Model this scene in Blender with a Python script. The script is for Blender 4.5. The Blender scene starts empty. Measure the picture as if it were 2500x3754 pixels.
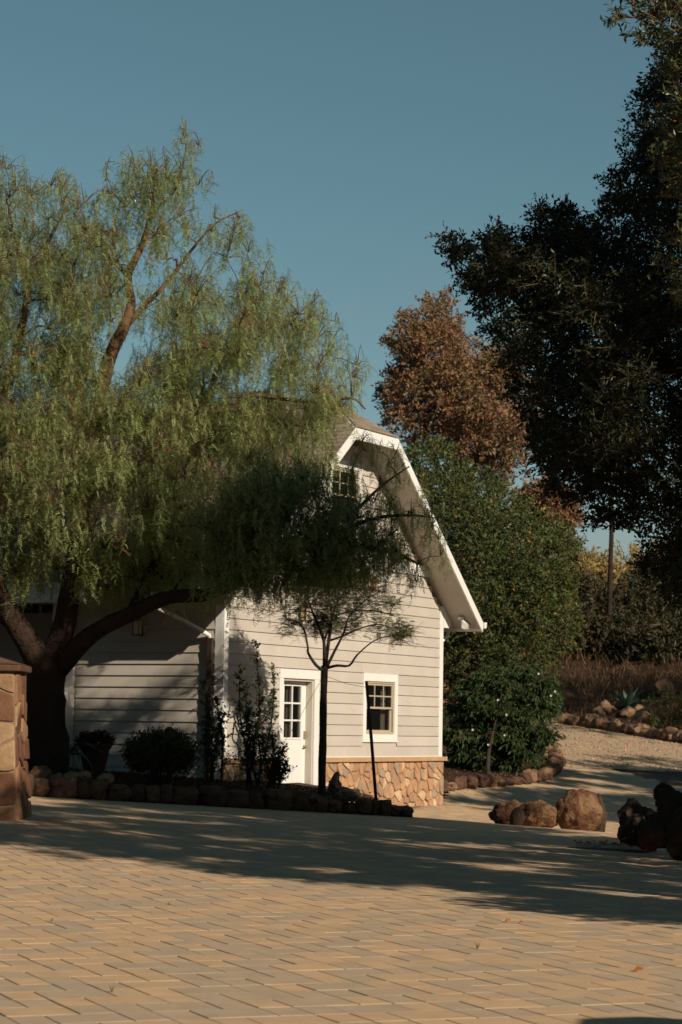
import bpy, bmesh, math, random
import numpy as np
from mathutils import Vector, Matrix, noise
C = bpy.context.scene.collection
rad = math.radians
# ---------------------------------------------------------------- camera, sky, sun, exposure
F, CX, CY, EYE = 8150.0, 1250.0, 1877.0, 1.30
PITCH, ROLL = math.atan(790 / F), rad(0.92)
fwd = Vector((0, math.cos(PITCH), math.sin(PITCH)))
up0 = Vector((0, -math.sin(PITCH), math.cos(PITCH)))
rt0 = Vector((1, 0, 0))
rt = rt0 * math.cos(ROLL) + up0 * math.sin(ROLL)
up = up0 * math.cos(ROLL) - rt0 * math.sin(ROLL)
EYEP = Vector((0, 0, EYE))
cam = bpy.data.cameras.new('camera'); camo = bpy.data.objects.new('camera', cam); C.objects.link(camo)
M3 = Matrix((rt, up, -fwd)).transposed()
camo.matrix_world = Matrix.Translation(EYEP) @ M3.to_4x4()
cam.sensor_fit = 'VERTICAL'; cam.sensor_height = 36; cam.lens = F / 3754 * 36
cam.clip_end = 5000; cam.clip_start = .1
cam.dof.use_dof = True; cam.dof.focus_distance = 21; cam.dof.aperture_fstop = 5.6
bpy.context.scene.camera = camo
SUN_EL, SUN_AZ = rad(28), math.atan2(.63, -.78)      # azimuth measured from +Y towards +X
S = Vector((math.sin(SUN_AZ) * math.cos(SUN_EL), math.cos(SUN_AZ) * math.cos(SUN_EL), math.sin(SUN_EL)))
w = bpy.data.worlds.new('World'); bpy.context.scene.world = w; w.use_nodes = True
nt = w.node_tree; nt.nodes.clear()
sky = nt.nodes.new('ShaderNodeTexSky'); sky.sky_type = 'NISHITA'; sky.sun_disc = False
sky.sun_elevation = SUN_EL; sky.sun_rotation = SUN_AZ; sky.air_density = 1.0; sky.dust_density = .2; sky.ozone_density = 1.6
hs = nt.nodes.new('ShaderNodeHueSaturation'); hs.inputs['Saturation'].default_value = 1.0; hs.inputs['Hue'].default_value = .46
bg = nt.nodes.new('ShaderNodeBackground'); bg.inputs[1].default_value = .052
wo = nt.nodes.new('ShaderNodeOutputWorld')
nt.links.new(sky.outputs[0], hs.inputs['Color']); nt.links.new(hs.outputs[0], bg.inputs[0]); nt.links.new(bg.outputs[0], wo.inputs[0])
sl = bpy.data.lights.new('sun', 'SUN'); sl.energy = 5.0; sl.angle = rad(.55); sl.color = (1, .845, .66)
so = bpy.data.objects.new('sun', sl); C.objects.link(so)
so.rotation_euler = (-S).to_track_quat('-Z', 'Y').to_euler(); so.location = S * 60
vs = bpy.context.scene.view_settings
vs.view_transform = 'Standard'; vs.look = 'None'; vs.exposure = 0.0; vs.gamma = 1
cy = bpy.context.scene.cycles
cy.max_bounces = 6; cy.diffuse_bounces = 2; cy.transparent_max_bounces = 8

# ---------------------------------------------------------------- helpers
rng = np.random.default_rng(7); random.seed(7)
def ray(px, py): return fwd + rt * ((px - CX) / F) - up * ((py - CY) / F)
def at(px, py, Y):
    d = ray(px, py); return EYEP + d * (Y / d.y)
def sm(t): t = min(1, max(0, t)); return t * t * (3 - 2 * t)
def toe(X): return 63.5 - .75 * (X - 7)
def g(X, Y):                                                 # height of the ground
    z = .05 * (1.2 - max(-14, min(8, X))) * sm((Y - 14) / 14)
    z -= .09 * sm((Y - 33.0 - .35 * (1.2 - X)) / 1.4) * sm((X - .2) / 1.2)
    if Y > 42: z += .09 * min(Y - 42, 42) * sm((Y - 42) / 4)
    if Y > toe(X): z += .155 * min(Y - toe(X), 22) * sm((Y - toe(X)) / 3)
    return z
def ground_at(px, py, dz=0):
    lo, hi = 4.0, 90.0
    d = ray(px, py)
    prev = None
    for i in range(900):
        Y = 4 + i * .1
        P = EYEP + d * (Y / d.y)
        if P.z < g(P.x, P.y) + dz: return Vector((P.x, P.y, g(P.x, P.y)))
    return P
def link(name, me, mat=None, parent=None):
    o = bpy.data.objects.new(name, me); C.objects.link(o)
    if mat is not None:
        for m in (mat if isinstance(mat, (list, tuple)) else [mat]): me.materials.append(m)
    if parent is not None: o.parent = parent
    return o
def tag(o, label=None, cat=None, group=None, kind=None):
    if label: o['label'] = label
    if cat: o['category'] = cat
    if group: o['group'] = group
    if kind: o['kind'] = kind
    return o
def thing(name, label, cat, loc=(0, 0, 0), rz=0, group=None):
    o = bpy.data.objects.new(name, None); C.objects.link(o); o.location = loc; o.rotation_euler = (0, 0, rz)
    o.empty_display_size = .2
    return tag(o, label, cat, group)
class MB:
    """collects polygons with one tint value each and builds ONE mesh object"""
    def __init__(s): s.v = []; s.f = []; s.t = []; s.m = []
    def poly(s, pts, t=.5, m=0):
        n = len(s.v); s.v += [tuple(p) for p in pts]; s.f.append(tuple(range(n, n + len(pts)))); s.t.append(t); s.m.append(m)
    def box(s, a, b, t=.5, m=0, bev=0):
        x0, y0, z0 = a; x1, y1, z1 = b
        c = [(x0, y0, z0), (x1, y0, z0), (x1, y1, z0), (x0, y1, z0), (x0, y0, z1), (x1, y0, z1), (x1, y1, z1), (x0, y1, z1)]
        n = len(s.v); s.v += c
        for f in ((0, 3, 2, 1), (4, 5, 6, 7), (0, 1, 5, 4), (1, 2, 6, 5), (2, 3, 7, 6), (3, 0, 4, 7)):
            s.f.append(tuple(n + i for i in f)); s.t.append(t); s.m.append(m)
    def prism(s, prof, axis, a, b, t=.5, m=0):
        """prof: list of (p,q); axis 'y': points (p, a..b, q); axis 'x': (a..b, p, q); axis 'z': (p,q,a..b)"""
        def P(p, q, h): return (p, h, q) if axis == 'y' else ((h, p, q) if axis == 'x' else (p, q, h))
        A = [P(p, q, a) for p, q in prof]; B = [P(p, q, b) for p, q in prof]; n = len(prof)
        s.poly(A[::-1], t, m); s.poly(B, t, m)
        for i in range(n): s.poly([A[i], A[(i + 1) % n], B[(i + 1) % n], B[i]], t, m)
    def tube(s, pts, rs, seg=8, t=.5, m=0, cap=True, rough=0, seed=0):
        pts = [Vector(p) for p in pts]; n = len(s.v); N = len(pts)
        ref = Vector((.31, .77, .55)).normalized(); rn = random.Random(seed)
        for i, p in enumerate(pts):
            d = (pts[min(i + 1, N - 1)] - pts[max(i - 1, 0)])
            if d.length < 1e-9: d = Vector((0, 0, 1))
            d.normalize(); a = d.cross(ref)
            if a.length < .05: a = d.cross(Vector((1, 0, 0)))
            a.normalize(); b = d.cross(a)
            for k in range(seg):
                th = 2 * math.pi * k / seg; r = rs[i]
                if rough:
                    q = p * 3.1 + (a * math.cos(th) + b * math.sin(th)) * 1.4 + Vector((seed, 0, 0))
                    r *= 1 + rough * (noise.noise(q) + .6 * noise.noise(q * 2.7 + Vector((0, 0, 7))))
                s.v.append(tuple(p + (a * math.cos(th) + b * math.sin(th)) * r))
        for i in range(N - 1):
            for k in range(seg):
                k2 = (k + 1) % seg
                s.f.append((n + i * seg + k, n + i * seg + k2, n + (i + 1) * seg + k2, n + (i + 1) * seg + k)); s.t.append(t); s.m.append(m)
        if cap:
            s.f.append(tuple(n + k for k in range(seg))[::-1]); s.t.append(t); s.m.append(m)
            s.f.append(tuple(n + (N - 1) * seg + k for k in range(seg))); s.t.append(t); s.m.append(m)
    def build(s, name, mat, parent=None, smooth=False, bevel=0):
        me = bpy.data.meshes.new(name); me.from_pydata(s.v, [], s.f)
        a = me.attributes.new('tint', 'FLOAT', 'FACE'); a.data.foreach_set('value', np.array(s.t, 'f'))
        me.polygons.foreach_set('material_index', np.array(s.m, 'i'))
        if smooth: me.polygons.foreach_set('use_smooth', np.ones(len(s.f), bool))
        me.update()
        o = link(name, me, mat, parent)
        if bevel:
            bm = bmesh.new(); bm.from_mesh(me); bmesh.ops.remove_doubles(bm, verts=bm.verts, dist=1e-5)
            es = [e for e in bm.edges if len(e.link_faces) == 2 and e.calc_face_angle(0) > .5]
            bmesh.ops.bevel(bm, geom=es, offset=bevel, segments=2, affect='EDGES', profile=.6); bm.to_mesh(me); bm.free()
        return o
def np_mesh(name, V, quads, tint, mat, parent=None, tris=None):
    """V (n,3); quads (m,4); tint (m,)"""
    me = bpy.data.meshes.new(name)
    nf = len(quads); me.vertices.add(len(V)); me.vertices.foreach_set('co', V.astype('f').ravel())
    me.loops.add(nf * 4); me.loops.foreach_set('vertex_index', quads.astype('i').ravel())
    me.polygons.add(nf); me.polygons.foreach_set('loop_start', np.arange(0, nf * 4, 4, dtype='i'))
    me.polygons.foreach_set('loop_total', np.full(nf, 4, 'i'))
    a = me.attributes.new('tint', 'FLOAT', 'FACE'); a.data.foreach_set('value', tint.astype('f'))
    me.polygons.foreach_set('use_smooth', np.zeros(nf, bool)); me.update(calc_edges=True); me.validate()
    return link(name, me, mat, parent)
def rand_unit(n):
    v = rng.normal(size=(n, 3)); return v / np.linalg.norm(v, axis=1)[:, None]
def norm(a): return a / np.maximum(np.linalg.norm(a, axis=1), 1e-9)[:, None]
def leaf_quads(P, D, L, W, fold=.25, up_bias=None):
    """one folded rhombic leaf per row. P base, D direction (unit), L length, W width (arrays)"""
    n = len(P); r = rand_unit(n)
    if up_bias is not None: r = norm(r * (1 - up_bias) + np.array([[0, 0, 1.0]]) * up_bias)
    side = norm(np.cross(D, r)); nr = np.cross(side, D)
    L = L[:, None]; W = W[:, None]
    mid = P + D * L * .45 + nr * W * fold
    V = np.stack([P, mid + side * W * .5 - nr * W * fold * .4, P + D * L, mid - side * W * .5 - nr * W * fold * .4], 1)
    return V.reshape(-1, 3)

# ---------------------------------------------------------------- materials
def mat(name): 
    m = bpy.data.materials.new(name); m.use_nodes = True; t = m.node_tree; b = t.nodes['Principled BSDF']; return m, t, b
def N(t, k, **kw):
    n = t.nodes.new(k)
    for a, v in kw.items():
        if a in n.inputs.keys(): n.inputs[a].default_value = v
        else: setattr(n, a, v)
    return n
def tintramp(t, cols):
    a = N(t, 'ShaderNodeAttribute', attribute_name='tint'); r = N(t, 'ShaderNodeValToRGB')
    e = r.color_ramp.elements
    e[0].position = cols[0][0]; e[0].color = (*cols[0][1], 1); e[1].position = cols[-1][0]; e[1].color = (*cols[-1][1], 1)
    for p, c in cols[1:-1]:
        x = e.new(p); x.color = (*c, 1)
    t.links.new(a.outputs['Fac'], r.inputs[0]); return r
def mottled(t, src, scale, amt, detail=6, dark=(0, 0, 0), coord='Object'):
    """multiply colour by a noise between 1-amt and 1+amt*.5"""
    tc = N(t, 'ShaderNodeTexCoord'); n = N(t, 'ShaderNodeTexNoise', Scale=scale, Detail=detail, Roughness=.65)
    t.links.new(tc.outputs[coord], n.inputs['Vector'])
    mr = N(t, 'ShaderNodeMapRange'); mr.inputs[1].default_value = .3; mr.inputs[2].default_value = .7
    mr.inputs[3].default_value = 1 - amt; mr.inputs[4].default_value = 1 + amt * .5
    t.links.new(n.outputs[0], mr.inputs[0])
    mx = N(t, 'ShaderNodeMix', data_type='RGBA', blend_type='MULTIPLY'); mx.inputs[0].default_value = 1
    t.links.new(src, mx.inputs[6]); t.links.new(mr.outputs[0], mx.inputs[7])
    return mx.outputs[2], n
def bump(t, b, scale, strength, dist=.02, detail=8, coord='Object', extra=None):
    tc = N(t, 'ShaderNodeTexCoord'); n = N(t, 'ShaderNodeTexNoise', Scale=scale, Detail=detail, Roughness=.6)
    t.links.new(tc.outputs[coord], n.inputs['Vector'])
    bp = N(t, 'ShaderNodeBump', Strength=strength, Distance=dist); t.links.new(n.outputs[0], bp.inputs['Height'])
    t.links.new(bp.outputs[0], b.inputs['Normal'])
def surf(name, cols, rough=.7, msc=4, mamt=.2, bsc=30, bst=.3, bd=.01, coord='Object', spec=.3):
    """cols: one colour or a tint ramp"""
    m, t, b = mat(name)
    if isinstance(cols[0], (int, float)):
        c = N(t, 'ShaderNodeRGB'); c.outputs[0].default_value = (*cols, 1); s = c.outputs[0]
    else: s = tintramp(t, cols).outputs[0]
    s, _ = mottled(t, s, msc, mamt, coord=coord)
    t.links.new(s, b.inputs['Base Color']); b.inputs['Roughness'].default_value = rough
    b.inputs['Specular IOR Level'].default_value = spec
    if bst: bump(t, b, bsc, bst, bd, coord=coord)
    return m
def leafmat(name, cols, trans=.3, rough=.55, spec=.35):
    m, t, b = mat(name); r = tintramp(t, cols)
    t.links.new(r.outputs[0], b.inputs['Base Color']); b.inputs['Roughness'].default_value = rough
    b.inputs['Specular IOR Level'].default_value = spec
    tr = N(t, 'ShaderNodeBsdfTranslucent'); mx = N(t, 'ShaderNodeMixShader'); mx.inputs[0].default_value = trans
    t.links.new(r.outputs[0], tr.inputs[0]); o = t.nodes['Material Output']
    t.links.new(b.outputs[0], mx.inputs[1]); t.links.new(tr.outputs[0], mx.inputs[2]); t.links.new(mx.outputs[0], o.inputs[0])
    return m
M = {}
M['siding'] = surf('siding_paint', [(0, (.49, .455, .405)), (1, (.545, .505, .455))], .6, 1.2, .09, 60, .12, .003)
M['trim'] = surf('white_trim_paint', (.75, .765, .75), .5, 3, .04, 80, .05, .002)
M['almond'] = surf('almond_vinyl', (.45, .40, .30), .45, 3, .05, 80, .05, .002)
M['soffit'] = surf('soffit_paint', (.46, .42, .37), .7, 2, .05, 60, .1, .002)
M['shingle'] = surf('roof_shingle', [(0, (.17, .13, .10)), (.5, (.27, .215, .16)), (1, (.36, .29, .22))], .9, 14, .35, 120, .5, .01)
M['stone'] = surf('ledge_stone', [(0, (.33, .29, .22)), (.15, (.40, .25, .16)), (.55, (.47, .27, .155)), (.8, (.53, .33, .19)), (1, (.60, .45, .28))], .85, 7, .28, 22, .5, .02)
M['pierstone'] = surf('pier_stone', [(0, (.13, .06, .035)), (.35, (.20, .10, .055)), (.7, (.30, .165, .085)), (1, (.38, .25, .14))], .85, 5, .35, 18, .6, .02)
M['mortar'] = surf('mortar', (.33, .19, .11), .9, 12, .2, 60, .4, .01)
M['pmortar'] = surf('pier_mortar', (.27, .18, .12), .9, 12, .2, 60, .4, .01)
M['ledge'] = surf('stone_ledge', (.48, .30, .17), .8, 6, .18, 40, .35, .01)
M['cap'] = surf('pier_cap', (.11, .058, .036), .8, 5, .3, 30, .5, .015)
M['paver'] = surf('paver', [(0, (.45, .35, .25)), (.42, (.485, .365, .25)), (.5, (.53, .375, .235)), (1, (.585, .405, .245))], .9, 5, .14, 140, .35, .004, coord='Object', spec=.2)
M['sand'] = surf('joint_sand', (.11, .075, .045), .95, 30, .3, 90, .4, .01)
M['soil'] = surf('soil_mulch', (.05, .026, .015), .95, 1.2, .4, 14, .9, .05)
M['gravel'] = surf('gravel', (.47, .35, .23), .95, 9, .25, 25, .8, .03)
M['rock'] = surf('border_rock', [(0, (.08, .045, .03)), (.5, (.16, .088, .052)), (1, (.32, .20, .12))], .9, 6, .45, 14, .7, .03)
M['boulder'] = surf('boulder_rock', [(0, (.12, .042, .02)), (.5, (.17, .072, .034)), (1, (.22, .11, .055))], .9, 3.2, .8, 16, 1.0, .09)
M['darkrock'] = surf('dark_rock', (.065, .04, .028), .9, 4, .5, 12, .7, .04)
m_, t_, b_ = M['boulder'], M['boulder'].node_tree, M['boulder'].node_tree.nodes['Principled BSDF']
old = b_.inputs['Base Color'].links[0].from_socket; tc_ = N(t_, 'ShaderNodeTexCoord'); nz_ = N(t_, 'ShaderNodeTexNoise', Scale=4.5, Detail=5.0, Roughness=.7); t_.links.new(tc_.outputs['Object'], nz_.inputs[0])
rp_ = N(t_, 'ShaderNodeValToRGB'); rp_.color_ramp.elements[0].position = .44; rp_.color_ramp.elements[1].position = .62; t_.links.new(nz_.outputs[0], rp_.inputs[0])
mx_ = N(t_, 'ShaderNodeMix', data_type='RGBA'); mx_.inputs[7].default_value = (.26, .165, .095, 1); t_.links.new(rp_.outputs[0], mx_.inputs[0]); t_.links.new(old, mx_.inputs[6]); t_.links.new(mx_.outputs[2], b_.inputs['Base Color'])
M['greyrock'] = surf('grey_rock', (.24, .19, .15), .9, 5, .45, 14, .8, .04)
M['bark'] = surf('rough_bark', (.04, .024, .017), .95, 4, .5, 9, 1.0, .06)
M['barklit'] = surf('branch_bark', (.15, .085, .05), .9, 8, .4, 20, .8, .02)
M['barkgrey'] = surf('dark_bark', (.05, .038, .03), .9, 8, .4, 24, .8, .02)
M['twig'] = surf('twig_bark', (.13, .095, .05), .9, 8, .3, 24, .3, .01)
M['metal'] = surf('dark_metal', (.02, .017, .015), .5, 8, .2, 30, .1, .002, spec=.5)
M['brownmetal'] = surf('brown_downspout', (.055, .038, .028), .5, 8, .2, 30, .1, .002, spec=.5)
M['brass'] = surf('aged_brass', (.30, .24, .13), .35, 8, .2, 30, .1, .002, spec=.6)
M['wood'] = surf('weathered_red_wood', (.30, .13, .07), .85, 6, .3, 30, .4, .01)
M['terracotta'] = surf('terracotta', (.085, .042, .028), .85, 6, .3, 30, .3, .01)
M['paper'] = surf('white_paper', (.62, .61, .57), .8, 3, .02, 60, 0, .002)
M['ink'] = surf('print_ink', (.25, .22, .19), .8, 3, .02, 60, 0, .002)
M['redglaze'] = surf('red_glazed_tin', (.42, .075, .03), .45, 9, .3, 30, .1, .002)
M['curtain'] = surf('curtain_cloth', (.36, .29, .23), .9, 6, .1, 30, .1, .004)
M['room'] = surf('dark_room', (.028, .02, .017), .9, 2, .2, 10, 0)
M['lampglass'] = surf('frosted_lamp_glass', (.78, .64, .40), .3, 3, .05, 40, 0)
M['string'] = surf('guy_string', (.16, .13, .10), .8, 3, .05, 40, 0)
gm, gt, gb = mat('window_glass')
gb.inputs['Base Color'].default_value = (.02, .02, .02, 1); gb.inputs['Roughness'].default_value = .03
gtr = N(gt, 'ShaderNodeBsdfTransparent'); gtr.inputs[0].default_value = (.85, .87, .85, 1)
gmx = N(gt, 'ShaderNodeMixShader'); gmx.inputs[0].default_value = .25
gt.links.new(gtr.outputs[0], gmx.inputs[1]); gt.links.new(gb.outputs[0], gmx.inputs[2]); gt.links.new(gmx.outputs[0], gt.nodes['Material Output'].inputs[0])
M['glass'] = gm
M['pepper'] = leafmat('pepper_leaf', [(0, (.22, .295, .105)), (.45, (.35, .42, .165)), (.85, (.47, .52, .24)), (.93, (.48, .41, .22)), (1, (.46, .22, .12))], .5)
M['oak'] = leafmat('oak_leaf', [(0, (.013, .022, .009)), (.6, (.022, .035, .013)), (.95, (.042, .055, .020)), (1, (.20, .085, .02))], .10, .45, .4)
M['near'] = leafmat('olive_leaf', [(0, (.035, .048, .016)), (.6, (.060, .078, .026)), (.96, (.10, .11, .042)), (1, (.22, .09, .025))], .15, .4, .5)
M['round'] = leafmat('small_green_leaf', [(0, (.038, .062, .014)), (.6, (.062, .092, .020)), (.93, (.10, .125, .03)), (.965, (.24, .17, .02)), (1, (.42, .20, .03))], .2)
M['flower_leaf'] = leafmat('lance_leaf', [(0, (.018, .038, .009)), (.6, (.032, .066, .015)), (1, (.075, .14, .028))], .25)
M['brown_leaf'] = leafmat('brown_leaf', [(0, (.15, .075, .04)), (.35, (.26, .125, .06)), (.7, (.34, .20, .11)), (.78, (.13, .13, .05)), (1, (.20, .19, .08))], .3)
M['shrub_leaf'] = leafmat('dark_shrub_leaf', [(0, (.028, .045, .014)), (.6, (.045, .070, .02)), (1, (.08, .11, .03))], .2)
M['young_leaf'] = leafmat('feathery_leaf', [(0, (.08, .11, .03)), (.6, (.13, .16, .045)), (1, (.22, .19, .07))], .3)
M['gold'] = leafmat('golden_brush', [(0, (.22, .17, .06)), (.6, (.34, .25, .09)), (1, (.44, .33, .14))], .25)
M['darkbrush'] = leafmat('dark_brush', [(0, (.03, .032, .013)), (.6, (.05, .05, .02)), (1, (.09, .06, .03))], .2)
M['drygrass'] = leafmat('dry_grass', [(0, (.045, .026, .011)), (.6, (.08, .044, .018)), (1, (.19, .11, .042))], .3)
M['agave'] = leafmat('agave_leaf', [(0, (.07, .13, .085)), (1, (.12, .19, .12))], .05, .5)
M['red_leaf'] = leafmat('red_leaf', [(0, (.05, .010, .007)), (1, (.13, .025, .016))], .2)
M['fallen'] = leafmat('fallen_leaf', [(0, (.35, .13, .04)), (1, (.55, .22, .06))], .2)
M['weed'] = leafmat('weed_blade', [(0, (.12, .17, .05)), (1, (.25, .25, .10))], .3)
M['white_petal'] = leafmat('white_petal', [(0, (.6, .6, .52)), (1, (.75, .75, .7))], .3)

# ---------------------------------------------------------------- ground
def grid_coords(a, b, fine0, fine1, step):
    xs = list(np.arange(fine0, fine1 + 1e-6, step)); d = step; x = fine0
    while x > a: d *= 1.35; x -= d; xs.insert(0, max(x, a))
    d = step; x = xs[-1]
    while x < b: d *= 1.35; x += d; xs.append(min(x, b))
    return sorted(set(round(float(v), 4) for v in xs))
def bed(X, Y):            # raised planting beds: extra height
    return 0
gx = grid_coords(-2500, 2500, -12, 20, .8); gy = grid_coords(-2500, 3500, 2, 92, .8)
V = []; 
def gfar(X, Y):
    z = g(X, Y) - .035
    r = noise.noise(Vector((X * .35, Y * .35, 0))) * .5 + noise.noise(Vector((X * 1.1, Y * 1.1, 3))) * .25
    if Y > toe(X) + 1: z += r * .8
    return z
V = np.array([(x, y, gfar(x, y)) for y in gy for x in gx]); nx = len(gx); ny = len(gy)
I = np.arange(nx * ny).reshape(ny, nx)
Q = np.stack([I[:-1, :-1], I[:-1, 1:], I[1:, 1:], I[1:, :-1]], -1).reshape(-1, 4)
tag(np_mesh('ground', V, Q, np.full(len(Q), .5), M['soil']), kind='structure')

# paving: real bricks with joints, laid in a herringbone
A_ANG = rad(21.8); Ad = np.array([-math.sin(A_ANG), math.cos(A_ANG)]); Bd = np.array([math.cos(A_ANG), math.sin(A_ANG)])
WA, WB = .29, .17
left_line = [(-30, 31.2), (-9, 31.2), (-4.6, 31.4), (-2.2, 32.1), (-.6, 32.6), (1.1, 33.0), (1.35, 33.6), (1.1, 36), (1.6, 38), (2.0, 42.3), (2.25, 45.3), (3.2, 45.9), (4.4, 47.6), (4.9, 50.5), (6.5, 51.3), (9.5, 51.8), (16, 50)]
def front_limit(X):
    P = left_line
    for (x0, y0), (x1, y1) in zip(P, P[1:]):
        if x0 <= X < x1: return y0 + (y1 - y0) * (X - x0) / (x1 - x0)
    return 50
def paved(X, Y):
    if Y < 33: return Y < (31.2 if X < -4.6 else front_limit(min(X, 1.09)) if X < 1.1 else 99)
    if X < 1.1: return False
    if Y < 42.3: return X > (1.3 if Y < 38 else 1.3 + .7 * (Y - 38) / 4.3) - .25
    return Y < front_limit(X)
pv = []; pq = []; ptn = []
imax = int(46 / WB)
gap = .0048
ii0, ii1 = -95, 145; jj0, jj1 = -14, 235
cnt = 0
rr = random.Random(3)
def emit(a0, b0, a1, b1):
    """brick between joint-grid coordinates, in units"""
    global cnt
    ga = .0004; gb2 = gap * (.4 + .9 * rr.random())
    A0, A1 = a0 * WA + ga, a1 * WA - ga; B0, B1 = b0 * WB + gb2, b1 * WB - gb2
    bv = .0025; dz = rr.uniform(-.0012, .0012); ta = rr.uniform(-.004, .004); tb = rr.uniform(-.006, .006)
    ca, cb = (A0 + A1) / 2, (B0 + B1) / 2
    ce = Ad * ca + Bd * cb
    if not (-8.5 < ce[0] < 15 and 5 < ce[1] < 53) or not paved(ce[0], ce[1]): return
    if ce[1] > 12 and abs(ce[0]) > ce[1] * .155 + 2.2 and ce[0] < 0: return
    def P(a, b, z):
        xy = Ad * a + Bd * b
        return (xy[0], xy[1], g(xy[0], xy[1]) + z + dz + ta * (a - ca) + tb * (b - cb))
    n = len(pv)
    def ring(e, z): return [P(A0 + e, B0 + e, z), P(A0 + e, B1 - e, z), P(A1 - e, B1 - e, z), P(A1 - e, B0 + e, z)]
    pv.extend(ring(0, -.03) + ring(0, -bv) + ring(bv * .9, 0))
    t = (rr.random() * .42 if rr.random() < .45 else .5 + .5 * rr.random())
    pq.append((n + 8, n + 9, n + 10, n + 11)); ptn.append(t)
    for L in (0, 4):
        for k in range(4):
            pq.append((n + L + k, n + L + (k + 1) % 4, n + L + 4 + (k + 1) % 4, n + L + 4 + k)); ptn.append(t)
for i in range(ii0, ii1):          # i along B, j along A
    for j in range(jj0, jj1):
        m_ = (i + j) % 4
        if m_ == 0: emit(j, i, j + 1, i + 2)
        elif m_ == 2: emit(j, i, j + 1, i + 1); emit(j + 1, i, j + 2, i + 1)
o = np_mesh('paving', np.array(pv), np.array(pq)[:, ::-1], np.array(ptn), M['paver']); tag(o, kind='structure')
# joint sand sheet just under the bricks' tops
def sheet(name, m_, test, x0, x1, y0, y1, st, dz, kind='structure'):
    xs = np.arange(x0, x1 + 1e-6, st); ys = np.arange(y0, y1 + 1e-6, st); b = MB()
    for y in ys[:-1]:
        for x in xs[:-1]:
            if test(x + st / 2, y + st / 2):
                b.poly([(X, Y, g(X, Y) + (dz(X, Y) if callable(dz) else dz)) for X, Y in ((x, y), (x + st, y), (x + st, y + st), (x, y + st))])
    o = b.build(name, m_, smooth=True); tag(o, kind=kind); return o
sheet('paving_sand', M['sand'], lambda x, y: paved(x, y), -8.5, 15, 5, 53, .25, -.0135)
# gravel path climbing to the right
sheet('gravel_path', M['gravel'], lambda x, y: y > front_limit(x) - .35 and y < toe(x) + .1 and x > 4.3 + max(0, (y - 52)) * .06, 4, 17, 46, 66, .25, lambda x, y: .004)

# ---------------------------------------------------------------- rocks
def rock_mesh(name, dims, seed, sub=3, cuts=10, rough=.12, mat_=None, tint=.5, smooth=True, cutd=(.66, .95), boxy=0):
    bm = bmesh.new(); bmesh.ops.create_icosphere(bm, subdivisions=sub, radius=1)
    r = random.Random(seed); off = Vector((r.uniform(-50, 50), r.uniform(-50, 50), r.uniform(-50, 50)))
    pl = []
    for k in range(cuts):
        n = Vector((r.gauss(0, 1), r.gauss(0, 1), r.gauss(0, 1))).normalized(); pl.append((n, r.uniform(*cutd)))
    for v in bm.verts:
        c = v.co.copy()
        if boxy: c = c * (1 / (abs(c.x) ** boxy + abs(c.y) ** boxy + abs(c.z) ** boxy) ** (1 / boxy)) * .88
        for n, d in pl:
            q = c.dot(n)
            if q > d: c -= n * (q - d) * .92
        nn = noise.noise(c * 1.7 + off) * rough * 1.5 + noise.noise(c * 4.5 + off) * rough * .6 - abs(noise.noise(c * 3.1 + off * 2)) * rough * .7 + noise.noise(c * 11 + off) * rough * .35 + noise.noise(c * 26 + off) * rough * .15
        c += c.normalized() * nn
        v.co = Vector((c.x * dims[0], c.y * dims[1], c.z * dims[2]))
    me = bpy.data.meshes.new(name); bm.to_mesh(me); bm.free()
    a = me.attributes.new('tint', 'FLOAT', 'FACE'); a.data.foreach_set('value', np.full(len(me.polygons), tint, 'f'))
    if smooth:
        me.polygons.foreach_set('use_smooth', np.ones(len(me.polygons), bool))
        me.set_sharp_from_angle(angle=rad(32))
    me.materials.append(mat_ or M['rock']); return me
def rock(name, loc, dims, seed, label, cat='rock', group=None, sink=.35, rz=None, **k):
    me = rock_mesh(name, dims, seed, **k); o = bpy.data.objects.new(name, me); C.objects.link(o)
    o.location = Vector(loc) + Vector((0, 0, dims[2] * (1 - sink))); o.rotation_euler = (0, 0, rz if rz is not None else random.Random(seed).uniform(0, 6.28))
    return tag(o, label, cat, group)
ORD = ['first', 'second', 'third', 'fourth', 'fifth', 'sixth', 'seventh', 'eighth', 'ninth', 'tenth', 'eleventh', 'twelfth', 'thirteenth', 'fourteenth', 'fifteenth', 'sixteenth', 'seventeenth', 'eighteenth', 'nineteenth', 'twentieth', 'twenty-first', 'twenty-second', 'twenty-third', 'twenty-fourth', 'twenty-fifth', 'twenty-sixth', 'twenty-seventh', 'twenty-eighth', 'twenty-ninth', 'thirtieth']
def along(P, s):
    d = 0
    for a, b in zip(P, P[1:]):
        L = math.dist(a, b)
        if d + L >= s: k = (s - d) / L; return (a[0] + (b[0] - a[0]) * k, a[1] + (b[1] - a[1]) * k)
        d += L
    return P[-1]
def plen(P): return sum(math.dist(a, b) for a, b in zip(P, P[1:]))
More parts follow.
